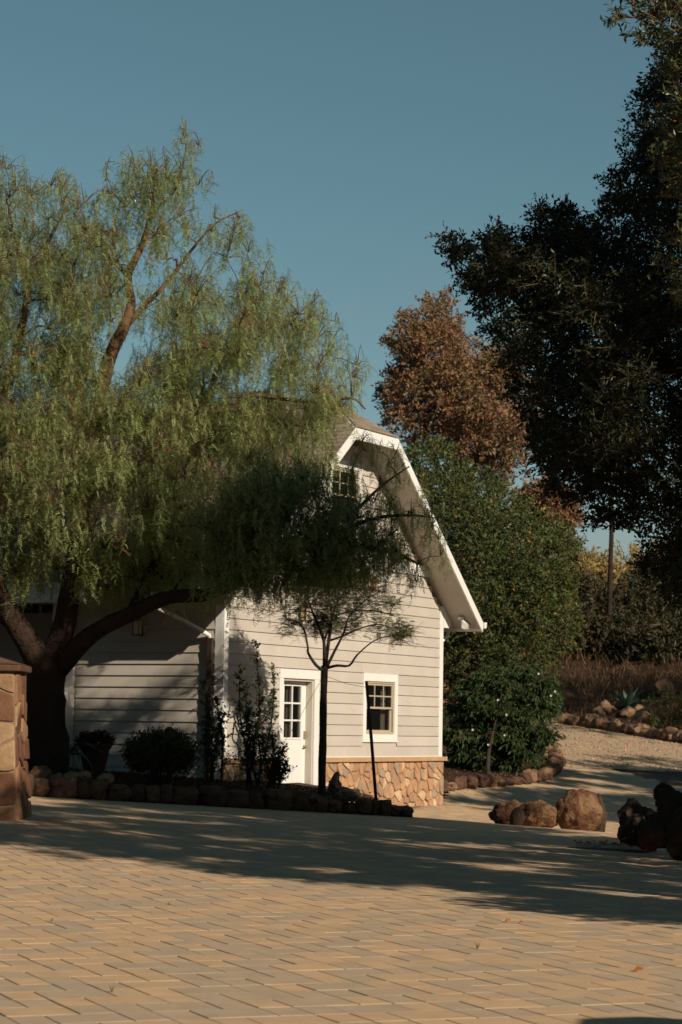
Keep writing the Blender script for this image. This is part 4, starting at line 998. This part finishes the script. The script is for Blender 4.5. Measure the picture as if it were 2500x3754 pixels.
def bushclump(name, px, py, Y, rx, rz, label, leafm, nclump, L, W, ntw=30, nleaf=7, cat='bush', orange=0, droop=0, group=None, flat=.8):
    c = at(px, py, Y); base = Vector((c.x, c.y, g(c.x, c.y))); R = thing(name, label, cat, base, group=group); cs_ = []
    for k in range(nclump):
        d = rand_unit(1)[0]; q = np.array([c.x + d[0] * rx * .7, c.y + d[1] * rx * .7, max(base.z + .05, c.z + d[2] * rz * .7)]); cs_.append(q)
    cr_ = broadleaf(cs_, [rx * .5] * nclump, ntw, nleaf, L, W, orange=orange, droop=droop, flat=flat, outward=(c.x, c.y, c.z - rz * .5))
    V_, Q_, t_, vt, qt = loc_crowns([cr_], base)[0]; np_mesh('leaves', V_, Q_, t_, M[leafm], R); np_mesh('twigs', vt, qt, np.full(len(qt), .5), M['twig'], R)
    b = MB()
    for q in cs_[::2]: P = curve(base, q, 5, 0, .1, int(q[0] * 100)); b.tube([p - base for p in P], [.014, .012, .01, .008, .005], 5)
    b.build('stem', M['barkgrey'], R); return R
bushclump('round_bush', 585, 2765, 33.2, .52, .27, 'low round dark bush in the bed below the sunlit side wall', 'shrub_leaf', 34, .04, .028, 70)
bushclump('round_bush', 625, 2700, 34.2, .16, .14, 'small twiggy plant rising behind the round bush', 'shrub_leaf', 5, .035, .02, 14)
# pot with red plant, between trunk and bush
pp = at(345, 2805, 34.6); pp.z = g(pp.x, pp.y) + .28
Pt = thing('flower_pot', 'wide terracotta pot with dark red plants between the pepper trunk and the round bush', 'flower pot', pp); b = MB()
prof = [(.15, 0), (.20, .2), (.24, .40), (.262, .41), (.265, .46), (.23, .462), (.22, .40)]; seg = 28
for (r0, z0_), (r1, z1_) in zip(prof, prof[1:]):
    for k in range(seg): a0, a1 = 2 * math.pi * k / seg, 2 * math.pi * (k + 1) / seg; b.poly([(r0 * math.cos(a0), r0 * math.sin(a0), z0_), (r0 * math.cos(a1), r0 * math.sin(a1), z0_), (r1 * math.cos(a1), r1 * math.sin(a1), z1_), (r1 * math.cos(a0), r1 * math.sin(a0), z1_)])
b.poly([(.225 * math.cos(2 * math.pi * k / seg), .225 * math.sin(2 * math.pi * k / seg), .40) for k in range(seg)]); b.build('pot', M['terracotta'], Pt)
cs_ = [np.array([random.uniform(-.22, .22), random.uniform(-.15, .15), random.uniform(.45, .62)]) for k in range(12)]
V_, Q_, t_, vt, qt = broadleaf(cs_, [.13] * 12, 16, 6, .05, .035); np_mesh('leaves', V_, Q_, t_, M['red_leaf'], Pt); np_mesh('stems', vt, qt, np.full(len(qt), .5), M['twig'], Pt)
# pale plant left of the pot
def rosette(name, loc, n, L, W, label, matn, el0=.25, el1=1.2, seed=0, cat='plant', curl=.3, group=None):
    r = random.Random(seed); b = MB(); 
    for k in range(n):
        az = k * 2.399 + r.uniform(-.2, .2); el = el0 + (el1 - el0) * (k / n) + r.uniform(-.08, .08); l_ = L * r.uniform(.8, 1.1); t = r.random(); P = []
        for i in range(6):
            f = i / 5; e = el - curl * f; P.append(Vector((math.cos(az) * math.cos(e), math.sin(az) * math.cos(e), math.sin(e))) * l_ * f)
        sd = Vector((-math.sin(az), math.cos(az), 0))
        for i in range(5):
            w0, w1 = W * math.sin(math.pi * (.22 + .78 * i / 5)) , W * math.sin(math.pi * min(1, .22 + .78 * (i + 1) / 5)); up_ = Vector((0, 0, .25))
            b.poly([P[i] - sd * w0 + up_ * w0, P[i] - Vector((0, 0, .1)) * w0, P[i + 1] - Vector((0, 0, .1)) * w1, P[i + 1] - sd * w1 + up_ * w1], t); b.poly([P[i] - Vector((0, 0, .1)) * w0, P[i] + sd * w0 + up_ * w0, P[i + 1] + sd * w1 + up_ * w1, P[i + 1] - Vector((0, 0, .1)) * w1], t)
    o = b.build(name, M[matn]); o.location = loc; return tag(o, label, cat, group)
q = at(255, 2690, 34.4); rosette('strappy_plant', (q.x, q.y, q.z - .35), 22, .7, .03, 'arching strap leaved plant beside the pepper trunk at the white pilaster', 'agave', .5, 1.3, 2, curl=1.0)
# grey stone and driftwood-like rock beside the young tree
boulder(1196, 1262, 2832, 2920, 34.3, 71, 'upright pale grey weathered rock right of the young tree trunk', sub=4, mt='greyrock', cuts=16, rough=.25, sink=.1, cutd=(.55, .9))
boulder(1228, 1305, 2880, 2940, 34.0, 72, 'low grey brown rock right of the upright pale rock', sub=4, mt='greyrock', cuts=14, rough=.2, sink=.1, cutd=(.6, .9))

# ---------------------------------------------------------------- right hand trees
def tree_at(name, base, label, trunk, centres, radii, leafm, bark, ntw, nleaf, L, W, cat='tree', group=None, maxr=.08, sag=0, **kw):
    R = thing(name, label, cat, base, group=group); T_ = Tree(int(abs(base[0]) * 100 + base[1]))
    for pts, r0, r1 in trunk: T_.limb(pts, r0, r1, seg=12)
    for c in sorted(centres, key=lambda c: min((Vector(c) - p).length for p in T_.nodes)): T_.reach(c, .008, maxr, seg=6, sag=sag)
    cr_ = broadleaf([tuple(c) for c in centres], radii, ntw, nleaf, L, W, **kw); local(T_, base)
    build_tree(R, T_, loc_crowns([cr_], base), bark, leafm); return R
def slabblob(n0, s0, z0, rn, rs, rz, n, seed, lim=None):
    # box-like crown, axes across and along the sun's direction
    r = random.Random(seed); out = []
    while len(out) < n:
        a, b, c = r.uniform(-1, 1), r.uniform(-1, 1), r.uniform(-1, 1)
        if abs(a) ** 5 + abs(b) ** 3 + abs(c) ** 5 > 1: continue
        if lim and lim(n0 + a * rn, z0 + c * rz): continue
        N_, S_ = n0 + a * rn, s0 + b * rs; out.append(Vector((N_ * .78 + S_ * .63, N_ * .63 - S_ * .78, z0 + c * rz)))
    return out
def blob(cx, cy_, cz, rx, ry, rz, n, seed, lo=.25):
    r = random.Random(seed); out = []
    while len(out) < n:
        v = Vector((r.uniform(-1, 1), r.uniform(-1, 1), r.uniform(-1, 1)))
        if lo < v.length < 1: out.append(Vector((cx + v.x * rx, cy_ + v.y * ry, cz + v.z * rz)))
    return out
# evergreen oak: outline as seen, plus the taller part out of frame
OO = [(1545, 900), (1640, 840), (1700, 870), (1760, 880), (1800, 790), (1850, 800), (1880, 860), (1930, 800), (1990, 745), (2060, 740), (2090, 690), (2130, 700), (2150, 800), (2190, 800), (2220, 740), (2230, 600), (2330, 420), (2420, 100), (2700, 60), (2750, 2150), (2560, 2260), (2430, 2220), (2380, 2120), (2300, 1985), (2250, 1925), (2150, 1940), (2110, 1870), (2070, 1830), (1990, 1800), (1960, 1720), (1940, 1600), (1890, 1540), (1860, 1400), (1790, 1300), (1750, 1180), (1700, 1080), (1680, 960), (1600, 960)]
oc = thin(crown_points(OO, 25.3, 2.4, 380, 8, inset=12, mind=.22), .8)
ex = slabblob(19.6, -13.6, 5.9, 2.6, 2.3, 5.2, 270, 4, lambda n, z: n > 19.6 and z > 8.6)
ox = Vector((5.6, 24.6, g(5.6, 24.6)))
trunk = [([ox - Vector((0, 0, .3)), ox + Vector((-.05, 0, 1.2)), ox + Vector((.1, .1, 3)), ox + Vector((0, 0, 5.5)), ox + Vector((.3, 0, 8.5))], .24, .05), ([ox + Vector((0, 0, 1.8)), ox + Vector((-1.2, .4, 3.4)), ox + Vector((-2.4, .6, 4.8)), ox + Vector((-3.1, .6, 5.3))], .11, .012),
         ([ox + Vector((0, .1, 1.9)), ox + Vector((-.9, .2, 3.2)), ox + Vector((-1.7, .2, 4.0))], .08, .012)]
allc = oc
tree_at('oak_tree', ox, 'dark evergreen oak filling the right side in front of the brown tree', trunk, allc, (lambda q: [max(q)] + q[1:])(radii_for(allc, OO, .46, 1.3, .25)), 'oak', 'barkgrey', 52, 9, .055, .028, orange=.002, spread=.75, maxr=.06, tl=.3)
def add_shade(name, cl, rd, L, W, ntw, nleaf, matn, base, parent):
    cl = [c for c in cl if abs(proj_x(c)) > 1]
    V_, Q_, t_, vt, qt = broadleaf([tuple(c) for c in cl], [rd] * len(cl), ntw, nleaf, L, W, spread=.8, tl=.5)
    o = np_mesh('crown', V_ - np.array(base), Q_, t_, M[matn], parent)
ex = thin(ex, .85)
add_shade('c', ex, .55, .13, .075, 40, 7, 'oak', ox, [o for o in C.objects if o.name.startswith('oak_tree')][0])
# a nearer tree whose twigs reach in at the top right
NN = [(2200, 40), (2230, -60), (2900, -300), (2900, 1250), (2520, 1180), (2440, 1080), (2410, 960), (2440, 800), (2430, 640), (2330, 560), (2300, 530), (2400, 480), (2450, 300), (2330, 160), (2260, 110)]
nc_ = crown_points(NN, 15.2, 1.3, 95, 18, inset=16, mind=.18) 
ex2 = slabblob(14.2, -6.2, 5.2, 2.7, 2.3, 4.8, 300, 14, lambda n, z: n < 13.3 and z > 8.7)
nbx = Vector((5.6, 14.9, 0))
ntr = [([nbx - Vector((0, 0, .3)), nbx + Vector((0, 0, 1.5)), nbx + Vector((-.2, 0, 3)), nbx + Vector((-.3, 0, 5)), nbx + Vector((-.5, .1, 7.5))], .2, .05), ([nbx + Vector((-.1, 0, 2.5)), nbx + Vector((-1.4, .2, 3.9)), nbx + Vector((-2.4, .3, 4.6)), nbx + Vector((-3.2, .3, 4.9))], .09, .02)]
tree_at('near_tree', nbx, 'nearest tree whose long narrow leaves hang in at the top right corner', ntr, nc_, (lambda q: [max(q)] + q[1:])(radii_for(nc_, NN, .36)), 'near', 'barklit', 34, 8, .062, .021, orange=.004, spread=.7, maxr=.05, tl=.28)
ex2 = thin(ex2, .92)
add_shade('c', ex2, .55, .13, .075, 40, 7, 'near', nbx, [o for o in C.objects if o.name.startswith('near_tree')][0])
# right trees shade oak, drive, slope; left and rear ones added against sky light
for k, (x, y, zc, rx, rz, lb) in enumerate((((-9, 8, 6.5, 3.6, 4.6, 'unseen tree added left of the camera to cut sky light')), ((-15, 20, 8, 5, 5, 'unseen tree added left of the stone pier to cut sky light')), (-6, -9, 9, 5.5, 6.5, 'unseen tree added behind the camera on the left to cut sky light'), (3, -16, 6.2, 5, 4.6, 'unseen tree added straight behind the camera to cut sky light'), (12.9, 14.6, 12.4, 3.4, 4.2, 'tall shade tree out of frame right of the camera'), (12.5, 33.5, 5.6, 2.6, 3.0, 'shade tree out of frame right of the boulders'), (17.5, 40, 6.5, 3.4, 3.6, 'shade tree out of frame right of the gravel path'), (15.2, 36.6, 6.2, 2.2, 3.6, 'shade tree out of frame between the two right hand shade trees'), (22, 50, 9.5, 5.5, 6.0, 'tall shade tree out of frame right of the slope'))):
    z = g(x, y); cc = thin(blob(x, y, z + zc, rx, rx, rz, 90, 70 + k, .1), .95); b_ = Vector((x, y, z))
    tree_at('shade_tree', b_, lb, [([b_ - Vector((0, 0, .3)), b_ + Vector((.1, 0, 2)), b_ + Vector((0, .1, 4)), b_ + Vector((0, 0, zc + rz * .4))], .2, .05)], cc, [rx * .26] * len(cc), 'oak', 'barkgrey', 44, 7, .15, .09, group='shade trees out of frame', spread=.8, tl=.5)
# unseen high canopy tree, added above the frame to block overhead sky light
r_ = random.Random(91); hc = []
while len(hc) < 190:
    x, y, z = r_.uniform(-11, 3), r_.uniform(4, 22.5), r_.uniform(11.6, 14.8)
    if .78 * x + .63 * y < 15.2 and ((x + 4) / 7.2) ** 2 + ((y - 13) / 9.6) ** 2 < 1.15: hc.append(Vector((x, y, z)))
hb = Vector((-8.6, 13.5, g(-8.6, 13.5))); HR = thing('shade_tree', 'unseen tall tree added left of frame, its canopy blocking overhead sky light', 'tree', hb, group='shade trees out of frame')
T_ = Tree(91); T_.limb([hb - Vector((0, 0, .3)), hb + Vector((.2, 0, 4)), hb + Vector((.8, 0, 8)), hb + Vector((1.8, 0, 11.8))], .42, .2, seg=14); T_.limb([hb + Vector((.8, 0, 8)), hb + Vector((3, -1, 10.6)), hb + Vector((6, -2, 12.8)), hb + Vector((9.5, -3, 13.4))], .2, .06); T_.limb([hb + Vector((.8, 0, 8)), hb + Vector((2.4, 2.6, 11)), hb + Vector((5, 5.5, 13))], .2, .06)
for c in hc[::3]: T_.reach(c, .02, .09, seg=5)
local(T_, hb); T_.br.build('trunk', M['barkgrey'], HR, smooth=True)
V_, Q_, t_, vt, qt = broadleaf([tuple(c) for c in hc], [.95] * len(hc), 46, 8, .24, .14, spread=.8, tl=.7)
np_mesh('crown', V_ - np.array(hb), Q_, t_, M['oak'], HR)
# woodland ring, unseen, added behind and beside the camera to cut sky light
n = 14000; az = rng.uniform(rad(30), rad(325), n); rr2 = rng.uniform(42, 60, n); X = np.sin(az) * rr2; Y_ = np.cos(az) * rr2 + 15
hh = 9 + 5 * np.array([noise.noise(Vector((math.sin(a) * 4, math.cos(a) * 4, 0))) for a in az]) + 3; Z = rng.random(n) ** .8 * hh
P = np.stack([X, Y_, Z], 1); V = leaf_quads(P, rand_unit(n), rng.uniform(1.0, 2.0, n), rng.uniform(.7, 1.3, n)); tag(np_mesh('woodland_screen', V, np.arange(len(V)).reshape(-1, 4), rng.random(n), M['oak']), 'dark woodland added unseen round the camera to cut sky light', 'woodland_screen', kind='stuff')
# round green tree behind the house
RO = [(1470, 1650), (1560, 1590), (1650, 1600), (1740, 1700), (1800, 1700), (1850, 1760), (1950, 1830), (2020, 1870), (2080, 1900), (2150, 1960), (2140, 2080), (2110, 2180), (2170, 2240), (2130, 2330), (2100, 2400), (2030, 2440), (2060, 2500), (1960, 2560), (1850, 2560), (1760, 2500), (1680, 2590), (1560, 2580), (1480, 2300)]
rc = crown_points(RO, 52, 3.0, 270, 28, inset=26, mind=.5, dens=lambda x, y: .12 if noise.noise(Vector((x / 80, y / 65, 2))) < -.08 else 1)
rbp = at(1830, 2700, 52); rbp.z = g(rbp.x, rbp.y)
rtr = [([rbp - Vector((0, 0, .3)), rbp + Vector((0, 0, 1.5)), rbp + Vector((-.3, 0, 3.2)), rbp + Vector((-.6, 0, 5.2))], .22, .06)]
tree_at('round_tree', rbp, 'broad green small leaved tree right behind the house', rtr, rc, [q * random.uniform(.75, 1.15) for q in radii_for(rc, RO, .7)], 'round', 'barkgrey', 62, 7, .085, .05, orange=.02, spread=.85, tl=.35, outward=(4.0, 52, 4))
# brown tree further back
BO = [(1400, 1330), (1390, 1230), (1420, 1180), (1480, 1090), (1550, 1060), (1600, 1020), (1660, 1040), (1700, 1150), (1760, 1240), (1900, 1260), (2000, 1400), (2010, 1600), (1950, 1750), (1850, 1830), (1700, 1760), (1560, 1700), (1460, 1640), (1380, 1560), (1360, 1440)]
def bdens(x, y): return (.5 if y > 1450 else .9) * (.08 if noise.noise(Vector((x / 60, y / 50, 8))) < -.08 else 1)
bc = crown_points(BO, 66, 2.6, 200, 38, inset=20, dens=bdens, mind=.45)
bbp = at(1720, 2500, 66); bbp.z = g(bbp.x, bbp.y)
btr = [([bbp - Vector((0, 0, .3)), at(1700, 2000, 66), at(1680, 1700, 66), at(1650, 1400, 66), at(1620, 1200, 66)], .25, .05), ([at(1690, 1850, 66), at(1760, 1650, 66.5), at(1820, 1450, 66.8)], .14, .04), ([at(1690, 1900, 66), at(1600, 1700, 65.5), at(1520, 1450, 65), at(1500, 1250, 65)], .14, .03)]
tree_at('brown_tree', bbp, 'tall tree with rusty brown leaves rising behind the gable', btr, bc, radii_for(bc, BO, .75), 'brown_leaf', 'barkgrey', 36, 7, .13, .06, orange=.1, spread=.9, tl=.6)
bc2 = crown_points([(1900, 1780), (2020, 1740), (2120, 1850), (2120, 2000), (2060, 2040), (1960, 1960), (1880, 1880)], 60, 1.6, 34, 48, inset=6, mind=.3)
b2 = at(1990, 2560, 60); b2.z = g(b2.x, b2.y)
tree_at('brown_tree', b2, 'lower rusty leaved tree peeping over the round green tree', [([b2 - Vector((0, 0, .3)), at(1995, 2200, 60), at(2000, 1900, 60)], .12, .04)], bc2, [.42] * len(bc2), 'brown_leaf', 'barkgrey', 50, 7, .11, .06, spread=.9, tl=.5)
# thin straight trunk on the slope
tb_ = ground_at(2232, 2390); TY = tb_.y
sc_ = [at(x, y, TY + random.uniform(-1, 1)) for x, y in ((2240, 1500), (2200, 1400), (2290, 1420), (2250, 1300), (2340, 1560), (2180, 1520), (2230, 1650))]
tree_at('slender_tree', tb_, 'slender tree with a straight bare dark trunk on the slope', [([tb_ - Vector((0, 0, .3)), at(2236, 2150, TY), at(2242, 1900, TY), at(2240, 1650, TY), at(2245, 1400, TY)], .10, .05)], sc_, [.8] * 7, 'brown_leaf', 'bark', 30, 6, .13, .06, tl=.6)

# flowering shrub right of the house
fb = at(1790, 2720, 47.2); fb.z = g(fb.x, fb.y)
fo_ = [(1615, 2640), (1680, 2520), (1780, 2440), (1880, 2430), (1980, 2430), (2040, 2500), (2050, 2600), (2020, 2700), (1960, 2790), (1860, 2825), (1740, 2820), (1640, 2790)]
fc = crown_points(fo_, 48, 1.2, 150, 88, inset=8, mind=.15)
FR = thing('flowering_shrub', 'big green shrub with white flowers and drooping lance leaves right of the house corner', 'shrub', fb); T_ = Tree(77); T_.limb([fb - Vector((0, 0, .1)), fb + Vector((0, 0, .5)), fb + Vector((.1, 0, 1.0))], .06, .03)
for c in fc: T_.reach(c, .006, .03, seg=5)
cr_ = broadleaf([tuple(c) for c in fc], [.34] * len(fc), 30, 8, .13, .032, droop=.65, spread=.6, tl=.35); local(T_, fb); build_tree(FR, T_, loc_crowns([cr_], fb), 'barkgrey', 'flower_leaf')
b = MB()
for (x, y) in ((2035, 2535), (1826, 2566), (1857, 2620), (1733, 2675), (1850, 2695), (1790, 2730), (1975, 2470), (2020, 2550)):
    P = at(x, y, 46.8) - fb
    for k in range(5): a = k * 1.257; d = Vector((math.cos(a), -.5, math.sin(a))) * .028; e = Vector((-math.sin(a), 0, math.cos(a))) * .012; b.poly([P, P + d * .6 + e, P + d, P + d * .6 - e], .5)
b.build('blossoms', M['white_petal'], FR)
# wood fence and lit ground behind, between house and shrub
fp = ground_at(1665, 2625); FN = thing('wooden_fence', 'short reddish wooden fence seen between the house corner and the shrub', 'fence', fp)
for k in range(5):
    b = MB(); b.box((k * .42 - .9, -.05, -.1), (k * .42 - .8, .05, .95 + (.35 if k == 3 else 0))); b.build('post', M['wood'], FN)
for z_ in (.35, .75): b = MB(); b.box((-1.0, .051, z_), (.95, .085, z_ + .12)); b.build('rail', M['wood'], FN)

# ---------------------------------------------------------------- the slope
rosette('agave', ground_at(2305, 2608) + Vector((0, 0, .05)), 26, .78, .075, 'blue green spiky agave above the stones at the foot of the slope', 'agave', .15, 1.35, 4, 'agave')
rosette('small_agave', ground_at(2398, 2628), 14, .42, .05, 'small blue green agave right of the big agave', 'agave', .2, 1.2, 5, 'agave')
bushclump('slope_bush', 2455, 2600, 60, .75, .45, 'low green bush at the right of the agaves on the slope', 'round', 9, .08, .04, 26)
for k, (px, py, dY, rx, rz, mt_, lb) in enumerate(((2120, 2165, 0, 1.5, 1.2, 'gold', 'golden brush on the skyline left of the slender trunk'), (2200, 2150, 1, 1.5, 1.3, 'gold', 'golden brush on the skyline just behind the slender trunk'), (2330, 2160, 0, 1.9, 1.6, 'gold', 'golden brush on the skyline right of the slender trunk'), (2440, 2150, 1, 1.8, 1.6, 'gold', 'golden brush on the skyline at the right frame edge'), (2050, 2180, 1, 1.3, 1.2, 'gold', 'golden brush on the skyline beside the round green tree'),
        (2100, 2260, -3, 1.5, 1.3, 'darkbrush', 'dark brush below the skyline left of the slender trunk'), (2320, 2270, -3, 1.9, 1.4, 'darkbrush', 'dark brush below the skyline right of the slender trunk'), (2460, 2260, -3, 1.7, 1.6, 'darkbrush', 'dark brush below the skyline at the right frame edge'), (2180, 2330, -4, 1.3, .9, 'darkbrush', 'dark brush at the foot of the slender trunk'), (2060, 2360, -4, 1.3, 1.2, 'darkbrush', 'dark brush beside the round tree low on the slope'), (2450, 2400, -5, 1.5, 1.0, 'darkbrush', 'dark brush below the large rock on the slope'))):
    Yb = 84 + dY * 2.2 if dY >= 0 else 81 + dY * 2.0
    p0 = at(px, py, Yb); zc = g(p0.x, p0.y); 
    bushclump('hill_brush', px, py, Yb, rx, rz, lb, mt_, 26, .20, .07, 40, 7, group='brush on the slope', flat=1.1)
# dry grass and litter over the slope
n = 26000; X = rng.uniform(1.5, 18, n); Y_ = np.array([toe(x) for x in X]) + .3 + 26 * rng.random(n) ** 1.2
keep = np.array([noise.noise(Vector((x * .4, y * .4, 9))) > -.25 for x, y in zip(X, Y_)]); X, Y_ = X[keep], Y_[keep]; n = len(X)
P = np.array([(x, y, gfar(x, y) - .02) for x, y in zip(X, Y_)]); D_ = norm(np.stack([rng.normal(size=n) * .45, rng.normal(size=n) * .45, np.ones(n)], 1))
V = leaf_quads(P, D_, .16 + .3 * rng.random(n), np.full(n, .03)); tag(np_mesh('dry_grass', V, np.arange(len(V)).reshape(-1, 4), rng.random(n), M['drygrass']), 'dry brown grass and litter covering the slope', 'grass', kind='stuff')
# loose stones on the gravel path
n = 9000; X = rng.uniform(4.2, 15, n); Y_ = rng.uniform(47, 64, n); k_ = np.array([y > front_limit(x) - .2 and y < toe(x) and x > 4.3 + max(0, (y - 52)) * .06 for x, y in zip(X, Y_)]); X, Y_ = X[k_], Y_[k_]; n = len(X)
P = np.array([(x, y, g(x, y) + .012) for x, y in zip(X, Y_)]); V = leaf_quads(P, norm(np.stack([rng.normal(size=n), rng.normal(size=n), .5 * rng.random(n)], 1)), .03 + .05 * rng.random(n) ** 2, .025 + .03 * rng.random(n)); tag(np_mesh('loose_gravel', V, np.arange(len(V)).reshape(-1, 4), rng.random(n), M['stone']), 'loose gravel scattered over the path up the slope', 'gravel', kind='stuff')
# mulch litter in the beds
n = 9000; X = rng.uniform(1.9, 5.0, n); Y_ = rng.uniform(44.6, 59, n); k_ = np.array([bed2test(x, y) for x, y in zip(X, Y_)]); X, Y_ = X[k_], Y_[k_]; n1 = len(X)
n = 9000; X2 = rng.uniform(-6, 1, n); Y2 = rng.uniform(31.5, 36, n); k_ = np.array([bedtest(x, y) and x < .9 - .1 * (y - 33) for x, y in zip(X2, Y2)]); X2, Y2 = X2[k_], Y2[k_]
P = np.array([(x, y, g(x, y) + .10) for x, y in zip(X, Y_)] + [(x, y, g(x, y) + bedz(x, y) + .01) for x, y in zip(X2, Y2)]); n = len(P)
D_ = norm(np.stack([rng.normal(size=n), rng.normal(size=n), rng.normal(size=n) * .25], 1)); V = leaf_quads(P, D_, .03 + .06 * rng.random(n), .012 + .02 * rng.random(n))
tag(np_mesh('mulch_litter', V, np.arange(len(V)).reshape(-1, 4), rng.random(n), M['drygrass']), 'brown mulch and leaf litter lying in the planting beds', 'mulch', kind='stuff')

# ---------------------------------------------------------------- small things on the paving
def fallen(px, py, s_, label, seed):
    P = ground_at(px, py); b = MB(); r = random.Random(seed)
    for sg in (-1, 1): b.poly([(0, 0, .004), (.35 * s_, sg * .3 * s_, .02 + .2 * s_), (s_, 0, .012 + .25 * s_ * r.random()), (.5 * s_, 0, .01)][::sg], r.random())
    o = b.build('fallen_leaf', M['fallen']); o.location = P; o.rotation_euler = (0, 0, r.uniform(-.6, .6)); tag(o, label, 'leaf')
fallen(2322, 3566, .06, 'curled orange leaf alone on the sunlit paving at lower right', 1)
fallen(1850, 3386, .05, 'brown leaf at the edge of the tree shadow on the paving', 2)
fallen(1901, 3391, .04, 'smaller brown leaf just right of the one at the shadow edge', 3)
def weed(px, py, h, n, label, seed):
    P = ground_at(px, py); r = random.Random(seed); b = MB()
    for k in range(n): a = r.uniform(0, 6.28); d = Vector((math.cos(a) * .5, math.sin(a) * .5, 1)) * h * r.uniform(.5, 1.1); s_ = Vector((-math.sin(a), math.cos(a), 0)) * .003; b.poly([-s_, s_, d + s_ * .3, d - s_ * .3], r.random())
    o = b.build('weed', M['weed']); o.location = P; tag(o, label, 'weed')
weed(1750, 3482, .05, 12, 'green weed in a joint of the sunlit paving right of centre', 1); weed(620, 3320, .035, 6, 'small weed stalk in the paving left of centre', 2); weed(190, 3382, .02, 14, 'tiny green tuft between pavers at far left', 3); weed(410, 3640, .035, 14, 'dry straw tuft between pavers at lower left', 4)
cvp = ground_at(2240, 3112); b = MB(); b.box((-.42, -.55, .004), (-.12, .55, .03)); b.box((-.10, -.55, .004), (.20, .55, .03)); b.box((.22, -.55, .004), (.5, .55, .03)); o = b.build('drain_cover', M['greyrock'], bevel=.004); o.location = cvp + Vector((0, 0, .004)); o.rotation_euler = (0, 0, rad(-20)); tag(o, 'flat grey slab cover with orange leaves beside the shaded rock pile', 'cover')
n = 70; P = np.array(cvp) + np.stack([rng.normal(size=n) * .22, .25 + rng.normal(size=n) * .25, np.full(n, .045)], 1); D_ = norm(np.stack([rng.normal(size=n), rng.normal(size=n), .3 * rng.random(n)], 1)); V = leaf_quads(P, D_, .05 + .03 * rng.random(n), np.full(n, .03))
tag(np_mesh('leaf_scatter', V, np.arange(len(V)).reshape(-1, 4), rng.random(n), M['fallen']), 'orange fallen leaves strewn on the slab cover', 'leaves', kind='stuff')
